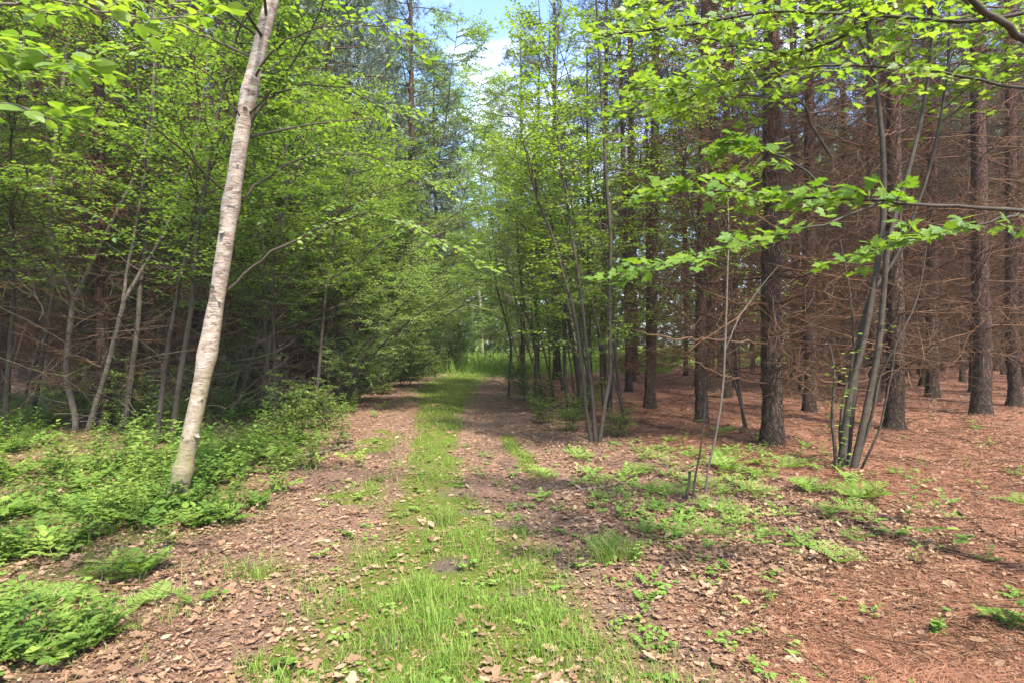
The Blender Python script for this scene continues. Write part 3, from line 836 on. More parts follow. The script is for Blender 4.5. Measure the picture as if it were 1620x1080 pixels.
b = G(119, 682); D = b[1]
stems_thing('forked_sapling', 'smooth grey sapling with a crooked foot, forking in a wide V left of the birch', 'tree', b,
    [[(119, 690, D, 17), (119, 660, D, 15), (106, 605, D, 15), (104, 570, D, 14), (112, 500, D, 14), (118, 470, D, 16)],
     [(118, 474, D, 12), (104, 440, D, 11), (89, 400, D, 10), (81, 330, D, 9), (86, 240, D, 8), (100, 130, D + .2, 7), (120, -20, D + .3, 6), (130, -160, D + .5, 3)],
     [(117, 476, D, 13), (132, 445, D, 11), (152, 400, D - .1, 10), (178, 345, D - .2, 9), (205, 290, D - .2, 8), (228, 220, D - .2, 6), (240, 100, D - .3, 5), (236, -60, D - .3, 3)]],
    'grey', 'leaf', 14, 1.1, 8, 8, .06)
b = G(138, 683); D = b[1]
stems_thing('forked_sapling', 'thinner grey sapling leaning right between the crooked forked one and the birch', 'tree', b,
    [[(136, 692, D, 15), (150, 640, D, 13), (166, 590, D, 12), (184, 520, D, 11), (195, 475, D, 12)],
     [(195, 478, D, 9), (201, 430, D, 8), (214, 370, D, 7), (226, 300, D, 6), (240, 210, D + .1, 5), (250, 80, D + .2, 3)],
     [(195, 478, D, 10), (222, 430, D, 9), (246, 388, D - .1, 8), (268, 340, D - .1, 7), (292, 280, D - .2, 6), (312, 200, D - .2, 5), (330, 60, D - .3, 3)]],
    'grey', 'leaf', 12, 1.0, 8, 8, .06)
b = G(68, 640); D = b[1]
stems_thing('pale_tree', 'pale lichen-grey trunk standing behind the forked saplings near the left edge', 'tree', b,
    [[(66, 650, D, 26), (70, 600, D, 20), (74, 500, D, 18), (80, 420, D, 18), (84, 330, D, 17), (93, 220, D, 16), (103, 110, D, 14), (116, 0, D, 12), (125, -150, D, 8), (130, -330, D, 4)]],
    'pale', 'leaf', 22, 1.6, 9, 9, .065, .5, .5, k=14)
# stems at the right-hand path side
b = G(942, 702); D = b[1]
stems_thing('slender_sapling', 'cluster of three thin leaning stems rising from one foot at the right path edge', 'sapling', b,
    [[(935, 700, D, 9), (928, 650, D, 8), (924, 600, D, 8), (914, 520, D, 7), (903, 470, D, 7), (882, 390, D, 6), (852, 310, D - .1, 5), (830, 220, D - .2, 3)],
     [(942, 704, D, 9), (938, 640, D, 8), (930, 560, D, 8), (918, 450, D, 7), (905, 370, D, 6), (892, 280, D, 5), (880, 180, D, 4), (884, 40, D, 3)],
     [(948, 702, D, 10), (957, 640, D, 9), (966, 580, D, 9), (964, 480, D, 9), (966, 380, D, 8), (960, 280, D, 7), (955, 180, D, 6), (948, 60, D, 5), (940, -60, D, 3)]],
    'dark', 'leaf_young', 26, .95, 8, 8, .062, .4, .33)
b = G(900, 657); D = b[1]
stems_thing('slender_sapling', 'dark pair of thin stems curving left behind the three-stemmed cluster', 'sapling', b,
    [[(901, 660, D, 9), (893, 580, D, 8), (893, 520, D, 8), (880, 450, D, 7), (868, 390, D, 6), (850, 330, D, 5), (845, 200, D, 3)],
     [(918, 648, D + .2, 10), (914, 600, D + .2, 9), (906, 540, D, 8), (892, 470, D, 8), (872, 420, D, 7), (840, 370, D, 5), (800, 330, D, 3)]],
    'dark', 'leaf_young', 22, .9, 8, 7, .062, .4, .25)
b = G(842, 633); D = b[1]
stems_thing('slender_sapling', 'thin dark sapling with leafy foot leaning over the path before the bright clearing', 'sapling', b,
    [[(845, 640, D, 8), (848, 590, D, 8), (846, 540, D, 7), (832, 490, D, 6), (822, 420, D, 5), (818, 330, D, 4)],
     [(804, 636, D, 5), (806, 590, D, 5), (808, 540, D, 5), (790, 470, D, 4), (775, 400, D, 3)]],
    'dark', 'leaf_young', 18, .9, 8, 7, .06, .4, .08)
b = G(1340, 746); D = b[1]
root = stems_thing('stem_clump', 'clump of greenish grey stems sprouting from one foot before the right-hand pines', 'tree', b,
    [[(1330, 750, D, 20), (1336, 690, D, 17), (1346, 620, D, 15), (1366, 540, D, 14), (1384, 450, D, 14), (1398, 360, D, 14), (1400, 290, D, 13), (1394, 200, D, 12), (1384, 110, D, 11), (1366, 0, D, 9), (1340, -140, D, 7), (1330, -300, D, 3)],
     [(1348, 752, D - .05, 17), (1362, 690, D - .05, 16), (1376, 630, D - .05, 15), (1390, 560, D - .05, 14), (1398, 480, D - .05, 13), (1406, 390, D - .1, 12), (1424, 320, D - .1, 11), (1444, 250, D - .1, 10), (1460, 180, D - .1, 9), (1472, 90, D - .1, 8), (1476, -30, D - .1, 6), (1480, -200, D, 3)],
     [(1340, 748, D + .1, 13), (1345, 680, D + .1, 11), (1352, 610, D + .1, 10), (1356, 540, D + .1, 9), (1376, 470, D + .1, 8), (1420, 400, D + .1, 7), (1470, 260, D, 7), (1494, 120, D, 6), (1500, -20, D, 4)],
     [(1324, 748, D - .1, 9), (1318, 690, D - .1, 8), (1314, 640, D - .1, 6), (1316, 590, D - .1, 5), (1308, 540, D - .1, 3)],
     [(1352, 750, D + .05, 9), (1366, 700, D + .05, 8), (1384, 640, D, 7), (1394, 590, D, 6), (1420, 540, D - .1, 5), (1450, 470, D - .1, 4), (1466, 380, D - .1, 2)],
     [(1336, 750, D + .1, 8), (1330, 690, D + .1, 7), (1336, 630, D + .15, 6), (1350, 560, D + .2, 5), (1346, 470, D + .2, 4), (1330, 380, D + .2, 3)],
     [(1356, 752, D, 7), (1372, 720, D - .1, 6), (1392, 670, D - .15, 5), (1408, 600, D - .2, 4), (1416, 540, D - .2, 2)],
     [(1386, 130, D, 8), (1360, 60, D - .1, 7), (1345, 10, D - .2, 6), (1320, -60, D - .2, 4)],
     [(1316, 250, D + .3, 6), (1284, 200, D + .2, 7), (1262, 160, D, 6), (1180, 150, D, 5), (1080, 145, D - .1, 3)]],
    'dark', 'leaf_young', 22, 1.1, 7, 5, .075, .4, .8, k=12, tpl=MAPLE)
w, l = MB(), MB()
for (cx, cy, n) in ((1325, 650, 26), (1335, 620, 18), (1320, 595, 14), (1360, 560, 8), (1320, 690, 14), (1345, 715, 10), (1395, 520, 6)):
    c = PX(cx, cy, D - .12); pos = c + R.normal(0, 1, (n, 3)) * [.08, .08, .1]
    place(l, LEAF6, pos, rnd_h(n) + [0, 0, .1], up_noise(n, .4), R.uniform(.04, .065, n))
l.build('foot_leaves', M['herb'], root, b, False)
b = G(1118, 782); D = b[1]
stems_thing('thin_sapling', 'single thin bare pale sapling standing before the pines at right', 'sapling', b,
    [[(1116, 784, D, 6), (1122, 740, D, 5), (1132, 690, D, 5), (1143, 620, D, 5), (1147, 555, D, 5), (1152, 470, D, 4), (1156, 380, D, 3), (1154, 300, D, 2)],
     [(1146, 560, D, 3), (1160, 520, D, 3), (1190, 470, D, 2), (1230, 420, D, 1)]], 'grey', 'leaf_young', 3, .3, 3, 3, .05, .2, .8, k=7)
b = G(1088, 795); D = b[1]
stems_thing('sapling_stump', 'small group of cut sapling stubs in the pale seedlings right of the path', 'stump', b,
    [[(1086, 800, D, 7), (1088, 775, D, 6), (1092, 748, D, 6)], [(1095, 800, D, 6), (1100, 770, D, 5), (1110, 700, D, 4), (1118, 640, D, 2)], [(1080, 800, D, 7), (1078, 780, D, 7)]], 'dark', k=8)
# curved bare boughs reaching out of the nearest pine
b = G(1222, 706); D = b[1]
def bough(C, label=None):
    w = MB(); P, r = stem_px(C, 30); P[0, 2:-1] += R.normal(0, .012, (27, 3)); tubes(w, P, r * .7, 7, tone=.6)
    S, T = along(P, R.uniform(.2, 1, (1, 8)))
    Q = grow(S[0], nrm(T[0] * .6 + R.normal(0, .5, (8, 3))), R.uniform(.15, .5, 8), 6, .2)
    tubes(w, Q, taper(8, 6, .0035, .0016), 4, tone=.6)
    return w
npn = [o for o in COL.objects if o.get('label', '').startswith('thick pine trunk nearest')][0]
inv = npn.matrix_basis.inverted()
for C in ([(1222, 468, D - .1, 6), (1228, 520, D - .3, 6), (1245, 565, D - .45, 6), (1275, 592, D - .5, 5), (1320, 606, D - .55, 5), (1370, 601, D - .6, 4), (1415, 585, D - .6, 2)],
          [(1214, 543, D - .1, 6), (1170, 540, D - .3, 5), (1120, 536, D - .5, 5), (1060, 535, D - .6, 4), (1000, 522, D - .7, 2)],
          [(1214, 484, D - .1, 6), (1165, 478, D - .3, 5), (1120, 462, D - .5, 4), (1080, 438, D - .6, 2)],
          [(1212, 606, D - .1, 5), (1165, 598, D - .3, 4), (1130, 588, D - .4, 4), (1085, 560, D - .5, 2)],
          [(1225, 420, D - .1, 6), (1300, 440, D - .4, 5), (1380, 400, D - .6, 4), (1450, 330, D - .6, 2)],
          [(1220, 320, D - .1, 7), (1160, 290, D - .5, 6), (1080, 300, D - .8, 4), (990, 280, D - .9, 2)],
          [(1230, 250, D - .1, 7), (1290, 210, D - .5, 5), (1380, 230, D - .7, 4), (1480, 180, D - .8, 2)]):
    o = bough(C).build('dead_branch', M['dead'], npn)
    o.data.transform(inv)

# ------------------------------------------------------------------ maple reaching in from beyond the right edge
def build_maple():
    base = np.array([3.25, 2.95, float(hgt(3.25, 2.95))])
    root = thing('maple_tree', 'young maple reaching flat sprays of lobed leaves in from beyond the right edge', 'maple tree', base)
    w = MB(); z = np.linspace(-.1, 7, 40); P = np.stack([3.25 + .1 * np.sin(z * .7), 2.95 + .1 * np.sin(z * .5 + 1), z + base[2]], -1)[None]
    tubes(w, P, taper(1, 40, .085, .02), 12, lump=.02); w.build('trunk', M['dark'], root, base)
    def tp(zz): return np.array([3.25 + .1 * math.sin(zz * .7), 2.95 + .1 * math.sin(zz * .5 + 1), zz])
    def sp(p): return ((p[0] / p[1] * F + 810), 540 - (p[2] - CAMZ) / p[1] * F, p[1])
    a, c, e = sp(tp(2.0)), sp(tp(2.75)), sp(tp(3.3))
    brs = [
        ([(*a, 16), (1660, 338, 2.85, 10), (1500, 325, 2.8, 7), (1380, 318, 2.8, 6), (1250, 308, 2.85, 5), (1120, 300, 2.95, 3), (1030, 302, 3.05, 2)], .4, 19, 7, 0.38, .072, 'leaf_maple'),
        ([(1400, 319, 2.8, 5), (1300, 355, 2.72, 4), (1180, 385, 2.7, 3), (1060, 415, 2.75, 2), (975, 436, 2.8, 2)], .2, 15, 5, 0.25, .066, 'leaf_maple'),
        ([(1330, 313, 2.82, 4), (1260, 262, 2.95, 4), (1200, 232, 3.05, 3), (1145, 225, 3.1, 2)], .3, 10, 6, 0.28, .068, 'leaf_maple'),
        ([(1620, 335, 2.84, 6), (1550, 355, 2.7, 4), (1450, 375, 2.65, 3), (1340, 410, 2.6, 2)], .2, 13, 6, 0.30, .068, 'leaf_maple'),
        ([(*c, 26), (1690, 110, 2.7, 17), (1620, 62, 2.6, 15), (1560, 18, 2.55, 13), (1500, -30, 2.55, 11), (1400, -90, 2.7, 10)], .7, 7, 7, 0.38, .066, 'leaf_young'),
        ([(*c, 14), (1620, 140, 3.2, 7), (1450, 110, 3.5, 5), (1300, 105, 3.7, 4), (1160, 130, 3.8, 3), (1060, 165, 3.9, 2)], .25, 22, 7, 0.40, .072, 'leaf_young'),
        ([(*e, 14), (1560, 30, 3.1, 8), (1400, 25, 3.3, 6), (1230, 20, 3.5, 5), (1080, 40, 3.6, 4), (950, 60, 3.7, 2)], .2, 27, 7, 0.43, .07, 'leaf_young'),
        ([(1420, 20, 3.3, 6), (1330, 60, 3.4, 5), (1240, 85, 3.6, 4), (1120, 60, 3.8, 3), (1010, 20, 3.9, 2)], .1, 21, 7, 0.38, .07, 'leaf_young'),
        ([(1560, 30, 3.1, 6), (1480, -20, 3.0, 5), (1300, -20, 3.0, 4), (1150, -10, 3.1, 3), (1000, 10, 3.2, 2)], .2, 18, 7, 0.38, .07, 'leaf_young'),
    ]
    for C, t0, ns, nl, sl, ls, mt in brs:
        ns = int(ns * 1.6); w, l = MB(), MB()
        P, r = stem_px(C, 26); P[0, 1:-1] += R.normal(0, .004, (24, 3))
        tubes(w, P, r, 8)
        sprays(w, l, P, ns, nl, sl, MAPLE, ls * .88, t0=t0, flat=.45, subr=.0022, ub=(0, -.6, 0))
        bb = w.build('branch', M['dark'], root, base)
        l.build('foliage', M[mt], bb, base, False)
build_maple()

# leaves on a twiggy alder just outside the left edge, near the camera
def build_alder():
    base = np.array([-3.3, 2.7, float(hgt(-3.3, 2.7))])
    root = thing('alder_tree', 'broad-leaved tree just outside the left edge dangling large leaves into the top corner', 'tree', base)
    w = MB(); z = np.linspace(-.1, 5.5, 30); P = np.stack([-3.3 + 0 * z, 2.7 + .1 * np.sin(z), z + base[2]], -1)[None]
    tubes(w, P, taper(1, 30, .06, .015), 10, lump=.02); w.build('trunk', M['grey'], root, base)
    def sp(zz): p = np.array([-3.3, 2.7 + .1 * math.sin(zz), zz]); return (p[0] / p[1] * F + 810, 540 - (p[2] - CAMZ) / p[1] * F, p[1])
    for C, t0, ns, nl, sl in (
        ([(*sp(2.4), 10), (-100, 190, 2.4, 6), (0, 165, 2.2, 4), (70, 178, 2.1, 3), (130, 190, 2.1, 2)], .3, 11, 5, .2),
        ([(*sp(2.6), 10), (-100, 100, 2.4, 6), (0, 70, 2.2, 4), (90, 95, 2.1, 3), (130, 110, 2.1, 2)], .3, 12, 5, .2),
        ([(*sp(2.8), 12), (-60, 20, 2.4, 7), (60, 0, 2.3, 5), (170, 22, 2.3, 4), (270, 30, 2.3, 3), (345, 5, 2.4, 2)], .3, 13, 4, .18)):
        w, l = MB(), MB(); P, r = stem_px(C, 22); P[0, 1:-1] += R.normal(0, .004, (20, 3)); tubes(w, P, r, 7)
        sprays(w, l, P, ns, nl, sl, LEAF6, .075, t0=t0, flat=.3, subr=.002)
        bb = w.build('branch', M['grey'], root, base); l.build('foliage', M['leaf_young'], bb, base, False)
build_alder()

# ------------------------------------------------------------------ understory, kinds copied along both sides
def kill(ps):
    for p in ps:
        for c in KIDS[p.name]: bpy.data.objects.remove(c)
        bpy.data.objects.remove(p)
def scatter(protos, spots, labels, group, rz0=0.0, jit=.5, smin=.9, smax=1.12):
    for i, s in enumerate(spots):
        x, y = s[:2]; sc = s[2] if len(s) > 2 else R.uniform(smin, smax)
        lab = labels[i] if isinstance(labels, list) else labels
        pr = protos[int(s[3])] if len(s) > 3 else protos[i % len(protos)]
        dup(pr, (x, y, hgt(x, y)), rz0 + R.normal(0, jit), sc, lab, group)

U = [make_broad('leafy_tree', 7.4, 2, .10, .12, 34, 11, 14, .07, 1.6, .55, .3),
     make_broad('leafy_tree', 6.6, 3, .16, .18, 26, 11, 13, .068, 1.5, .55, .26),
     make_broad('leafy_tree', 9.0, 1, .06, .08, 56, 12, 14, .07, 1.8, .6, .28, rad=.05),
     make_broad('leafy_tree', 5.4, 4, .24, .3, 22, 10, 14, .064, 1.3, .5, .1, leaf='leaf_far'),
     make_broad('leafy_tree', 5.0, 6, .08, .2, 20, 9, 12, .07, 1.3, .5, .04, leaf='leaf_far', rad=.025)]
near_l = [(-4.6, 7.6, 1, 0), (-5.9, 8.6, 1, 2), (-3.9, 9.8, 1, 1), (-7.4, 8.2, 1, 0), (-4.9, 11.0, 1.05, 2), (-3.7, 12.2, .9, 3), (-6.4, 10.6, 1, 1), (-8.8, 10.4, 1, 2), (-8.4, 7.0, .95, 1)]
lab_l = ['leafy tree with two stems standing right behind the white birch', 'tall single-stemmed leafy tree behind the white birch, back from the path',
         'leafy tree of three leaning stems, first along the path beyond the birch', 'two-stemmed leafy tree above the crooked forked sapling',
         'tall single-stemmed leafy tree overhanging the path beyond the birch', 'low arching tree with drooping pale leaves at the left path edge',
         'three-stemmed leafy tree in the shade behind the forked saplings', 'tall leafy tree far back near the left edge of the view', 'leafy tree of three stems at the very left edge above the herbs']
scatter(U, near_l, lab_l, 'leafy trees left of the path', 0, .4)
mid_l = [(-4.2, 14.0, 1, 1), (-5.4, 15.2, 1, 2), (-4.0, 16.4, 1, 3), (-4.9, 18, 1, 0), (-4.6, 19.6, .8, 4), (-5.6, 20.6, 1.1, 2), (-4.8, 22.2, .8, 4), (-6.8, 14, 1, 0), (-7.2, 17.5, 1.1, 2), (-4.5, 17, .8, 4), (-4.4, 21, .9, 4), (-6.3, 12.6, 1, 3), (-8.6, 13.2, 1.1, 2), (-10.4, 13.6, 1.1, 0), (-10.2, 11.2, 1, 1)]
scatter(U, mid_l, 'leafy tree in the green wall left of the path at middle depth', 'leafy trees left of the path, middle depth', 0, .5)
far_c = [(-4.6, 23.5, 1, 4), (-3.7, 25, .7, 4), (-5.4, 28, 1.3, 2), (-3.0, 27, .6, 4), (-5.5, 33, 1.6, 2), (-3.2, 34, 1.6, 2), (-4.6, 27, 1.9, 2), (-3.9, 34, 2.0, 2), (-3.5, 37, 1.5, 4), (-6.5, 36, 1.6, 4), (-9, 34, 1.7, 4), (-8, 29, 1.3, 4), (-11, 30, 1.4, 4), (-14, 31, 1.5, 4), (-1.0, 57, 2.2, 4), (2, 59, 2.6, 2), (-4, 58, 2.6, 2), (5.5, 58, 2.3, 4), (8, 60, 2.6, 2), (-7, 57, 2.3, 4), (-1.2, 62, 2.8, 2), (-1.6, 50, 2.1, 2), (1.0, 53, 2.3, 2), (3.4, 51, 2.1, 2), (-3.4, 46, 1.9, 2), (-2.9, 38, .8, 4), (-1.6, 40, .85, 4), (-.2, 41, .9, 4), (1.2, 42, .8, 4)]
scatter(U, far_c, 'pale leafy tree closing the view where the path bends', 'leafy trees at the bend of the path', 0, 1.5)
SL = [make_broad('roadside_sapling', 7.0, 2, .05, .08, 24, 8, 9, .066, 1.4, .45, .25, leaf='leaf_young', rad=.028),
      make_broad('roadside_sapling', 6.2, 3, .09, .12, 19, 7, 9, .066, 1.2, .45, .2, leaf='leaf_young', rad=.024)]
sp_r = [(1.9, 9.6), (1.25, 10.8), (1.0, 13.2), (1.75, 12.4), (.7, 15.4), (1.5, 16.5), (.4, 18.6), (2.4, 14.2), (3.7, 9.0, 1.0), (1.9, 11.4, 1.2)]
lab_r = ['slender two-stemmed sapling just behind the three-stemmed cluster at the right path edge', 'airy three-stemmed sapling leaning toward the path beyond the three-stemmed cluster'] + ['thin airy sapling with sparse yellow-green leaves along the right path edge'] * 6 + ['airy sapling growing close behind the thick nearest pine', 'taller airy sapling close behind the three-stemmed cluster']
scatter(SL, sp_r, lab_r, 'saplings along the right path edge', math.pi, .4)
BU = [make_broad('leafy_shrub', 1.3, 5, .1, .25, 9, 5, 7, .055, .45, .22, .15, leaf='leaf', rad=.011),
      make_broad('leafy_shrub', .95, 6, .1, .3, 8, 5, 6, .05, .35, .2, .1, leaf='leaf_young', rad=.009)]
bl = [(-2.95, 9.1, .9, 1), (-3.3, 8.3, .75, 0), (-3.6, 10.4, .9, 1), (.6, 9.9, .6, 1), (.9, 8.9, .5, 1), (1.1, 10.2, .65, 1), (-6.2, 9.2, .9, 0), (-7.2, 9.6, .95, 0), (-5.4, 9.0, .7, 1), (-5.0, 9.8, 1, 0), (-3.9, 13.5, 1, 0), (-3.4, 15, .9, 1), (-3.5, 18, 1.1, 0), (-3.6, 21, 1.3, 0), (-3.3, 23.5, 1.4, 1), (-2.4, 26.5, 1.5, 0), (.6, 12.2, .8, 1), (.3, 15.8, .8, 0), (1.5, 8.3, .55, 1), (1.5, 11.5, .8, 1), (.4, 13.5, .8, 0)]
lab_b = ['bushy bright shrub at the left path edge beyond the birch', 'small shrub between the birch and the bushy bright one', 'shrub with yellow-green leaves behind the bushy bright one',
         'low shrub at the right path edge before the thin saplings', 'smallest low shrub beside the three-stemmed cluster', 'leafy shrub behind the three-stemmed cluster',
         'dark green shrub at the foot of the pale lichen-grey trunk', 'dark green shrub near the left edge under the pines', 'small shrub between the two forked saplings', 'dark shrub right of the forked saplings in the shade'] + ['leafy shrub fringing the path at middle depth'] * 11
scatter(BU, bl, lab_b, 'shrubs fringing the path', 0, 3)

def make_soft_pine(H=17):
    root = thing('white_pine', 'pine', 'pine tree', (0, -60, 0)); w, c = MB(), MB()
    z = np.linspace(-.1, H, 40); P = np.stack([.1 * np.sin(z * .4), .1 * np.cos(z * .3), z], -1)[None]
    tubes(w, P, taper(1, 40, .18, .02), 12)
    m = 90; zz = np.linspace(4.5, H - .3, m); d = rnd_h(m); d[:, 2] = .12
    B = grow(np.stack([0 * zz, 0 * zz, zz], -1), d, np.interp(zz, [4.5, 8, H], [1.8, 2.6, .5]) * R.uniform(.7, 1.15, m), 9, .07, .01)
    tubes(c, B, taper(m, 9, .025, .006), 4, mat=1)
    q = 16; t = R.uniform(.2, 1, (m, q)); C, T = along(B, t); C = C.reshape(-1, 3) + R.normal(0, .13, (m * q, 3))
    k = 18; tn = np.repeat(R.random(m * q), k); C = np.repeat(C, k, 0); f = nrm(np.repeat(T.reshape(-1, 3), k, 0) * .6 + R.normal(0, .6, C.shape) + [0, 0, .25])
    place(c, NEEDLE, C, f, R.normal(0, 1, C.shape), R.uniform(.12, .22, len(C)), wsc=.011, tone=tn)
    return proto(root, [w.build('trunk', M['pine'], root), c.build('crown', [M['needle_green'], M['dead']], root)])
SP = [make_soft_pine(), make_soft_pine(15)]
scatter(SP, [(-5.6, 17, 1.05, 0), (-6.1, 21.5, 1.1, 1), (-7.0, 14.5, 1, 1), (-8.0, 26, 1.2, 0), (-8.5, 19, 1.1, 0), (-7, 32, 1.2, 0), (-4.0, 30, 1.12, 1), (-4.5, 25, 1.25, 0)],
        ['soft grey-green pine rising above the leafy wall left of the sky gap', 'soft grey-green pine deep in the leafy wall left of the path', 'soft pine crown showing above the white birch',
         'farther soft pine behind the ones left of the sky gap', 'soft pine deep behind the leafy wall on the left', 'distant soft pine deep behind the leafy wall', 'small distant soft pine right at the left rim of the sky gap', 'tall soft pine overtopping the leafy wall just left of the sky gap'], 'soft-needled pines on the left', 0, 3)
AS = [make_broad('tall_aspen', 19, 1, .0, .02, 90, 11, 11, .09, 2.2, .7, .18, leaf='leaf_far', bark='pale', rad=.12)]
scatter(AS, [(-2.0, 38, 1.05), (3.6, 47, 1.05), (-4.2, 40, 1.05), (6.2, 48, 1.1), (.2, 50, 1.1), (-4.2, 33, .8), (5.0, 44, 1.0), (-.9, 47, .95), (1.6, 46, .95)],
        ['tall thin-leaved tree against the sky at the left of the gap', 'tall thin-leaved tree against the sky at the right of the gap', 'tall pale tree behind the soft pines left of the gap', 'tall airy tree over the pines right of the gap',
         'most distant tall tree seen low in the sky gap', 'thin-crowned tall tree rising over the left path bend', 'thin-crowned tall tree rising over the right path bend', 'tall tree in the middle of the sky gap beyond the clearing, left of its neighbour', 'tall tree in the middle of the sky gap beyond the clearing, right of its neighbour'], 'tall airy trees around the sky gap', 0, 3)
kill(U + SL + BU + SP + AS)

# ------------------------------------------------------------------ single plants one can point at
def plant(name, label, cat, px, py, mbf, mat, sc=1.0, group=None):
    p = G(px, py); mb = mbf()
    root = thing(name, label, cat, p, group, R.random() * 6.28, sc)
    mb.build('foliage', M[mat], root, smooth=False)
    return root
plant('leafy_herb', 'tall upright herb with long drooping leaves alone on the needles at right', 'plant', 1437, 832, lambda: herb_stalk(.36, 12, .12, .05), 'herb', 1.0)
plant('leafy_herb', 'tall lance-leaved herb just right of the foot of the birch', 'plant', 372, 776, lambda: herb_stalk(.42, 22, .1, .08), 'herb', 1.0)
plant('leafy_herb', 'lance-leaved herb further right of the birch beside the path', 'plant', 430, 752, lambda: herb_stalk(.4, 20, .1, .1), 'herb', 1.0)
plant('leafy_herb', 'lance-leaved herb close behind the foot of the birch', 'plant', 330, 742, lambda: herb_stalk(.42, 20, .1, .1), 'herb', 1.0)
plant('pale_seedling', 'seedling with pale whitish leaves in the shade left of the birch', 'plant', 232, 690, lambda: herb_stalk(.5, 14, .15, .1), 'fern', 1.0)
plant('fern', 'green fern at the edge of the needle floor below the clump of stems', 'fern', 1362, 796, lambda: fern(8, .32), 'herb')
plant('fern', 'pale fern left of the clump of stems', 'fern', 1285, 782, lambda: fern(7, .28), 'fern')
plant('fern', 'small pale fern in the sunlit fallen leaves', 'fern', 1352, 848, lambda: fern(5, .14, 10), 'fern')
plant('fern', 'pale fern beside the thin bare sapling', 'fern', 1150, 752, lambda: fern(7, .3), 'fern')
plant('fern', 'bright fern in front of the birch', 'fern', 232, 905, lambda: fern(6, .2), 'fern')
plant('fern', 'bright fern at the edge of the herbs nearest the path', 'fern', 240, 950, lambda: fern(6, .17), 'fern')
plant('fern', 'bright fern near the lower left corner', 'fern', 96, 960, lambda: fern(7, .2), 'fern')
plant('fern', 'bright fern at the left edge halfway up the herb carpet', 'fern', 40, 880, lambda: fern(7, .25), 'fern')
plant('broadleaf_weed', 'round-leaved green weed at the right edge near the camera', 'plant', 1590, 1005, lambda: herb_tri(7, .14, .06), 'herb')
plant('broadleaf_weed', 'small round-leaved weed in the brown leaves left of the one at the right edge', 'plant', 1465, 1000, lambda: herb_tri(4, .06, .04), 'herb')
plant('broadleaf_weed', 'low weed in the bottom left corner', 'plant', 70, 1060, lambda: herb_tri(7, .12, .06), 'herb')
plant('broadleaf_weed', 'low weed between the bottom left corner and the path', 'plant', 150, 1020, lambda: compound(.12, 5, .14), 'fern')
plant('broadleaf_weed', 'small bluish weed among the grass at the bottom of the path', 'plant', 448, 1058, lambda: herb_tri(4, .06, .045), 'herb')
plant('broadleaf_weed', 'three-leaved weed in the shade of the maple spray', 'plant', 1500, 872, lambda: herb_tri(6, .16, .07), 'herb')
plant('broadleaf_weed', 'ragged weed at the foot of the tall upright herb', 'plant', 1415, 848, lambda: compound(.14, 5, .14), 'fern')

def tuft():
    mb = MB(); k = 160; az = rnd_h(k); L = R.uniform(.08, .2, k)
    base = np.stack([R.normal(0, .05, k), R.normal(0, .035, k), np.zeros(k)], -1)
    P = np.stack([base, base + az * L[:, None] * .12 + np.array([0, 0, 1]) * L[:, None] * .55, base + az * L[:, None] * .45 + np.array([0, 0, 1]) * L[:, None] * .9], 1)
    tubes(mb, P, taper(k, 3, .0022, .0005), 3)
    return mb
plant('grass_tuft', 'dense dark green grass tuft at the right rim of the grassy path', 'grass tuft', 962, 890, tuft, 'grass', 1.1)
plant('grass_tuft', 'smaller grass tuft right of the dense dark green one', 'grass tuft', 1002, 888, tuft, 'grass', .8)
plant('grass_tuft', 'upright grass tuft in the middle of the path below the narrow strip', 'grass tuft', 700, 830, tuft, 'grass', .9)

# fallen sticks
def stick(label, pts, w, mat='stick', subs=3):
    A = [G(*p) for p in pts]; P = spline(np.array(A), 16)[None]; P[..., 2] += w * .6 + .012
    P[0, 1:-1] += R.normal(0, .012, (14, 3)) * [1, 1, .3]
    root = thing('fallen_branch', label, 'fallen branch', A[0]); mb = MB()
    tubes(mb, P, taper(1, 16, w, w * .45), 8, lump=.06); mb.build('main_stem', M[mat], root, A[0])
    if subs:
        S, T = along(P, R.uniform(.3, .9, (1, subs))); d = nrm(T[0] + R.normal(0, .5, (subs, 3))); d[:, 2] = np.abs(d[:, 2]) * .3
        Q = grow(S[0], d, R.uniform(.15, .4, subs), 6, .12, -.02)
        for i in range(subs):
            t = MB(); tubes(t, Q[i:i + 1], taper(1, 6, w * .4, .0015), 5); t.build('side_twig', M[mat], root, A[0])
stick('pale stick lying at the right side of the path', [(888, 784), (950, 772), (1014, 760)], .013, subs=1)
stick('short dark stick in the sunlit fallen leaves', [(1300, 845), (1338, 853)], .012, 'dead', 0)
stick('pale weathered branch at the left path edge beyond the birch', [(470, 724), (510, 716), (552, 705)], .03, 'stick')
stick('long thin branch lying behind the birch', [(380, 690), (430, 697), (480, 712)], .012, 'dead')
stick('long dark branch slanting to the right edge across the fallen leaves', [(1500, 800), (1550, 845), (1625, 885)], .011, 'dead')
stick('thin pale twig near the right edge beside the needle floor', [(1500, 770), (1560, 785), (1625, 806)], .009, 'stick')
stick('dark dead branch on the needles left of the nearest pine', [(1150, 672), (1180, 690), (1205, 700)], .012, 'dead')
stick('dead branch on the needle floor between the pines at right', [(1440, 648), (1480, 650), (1520, 646)], .02, 'dead')
stick('dead branch in the lower left herbs', [(30, 1010), (110, 1003), (180, 1012)], .006, 'dead')

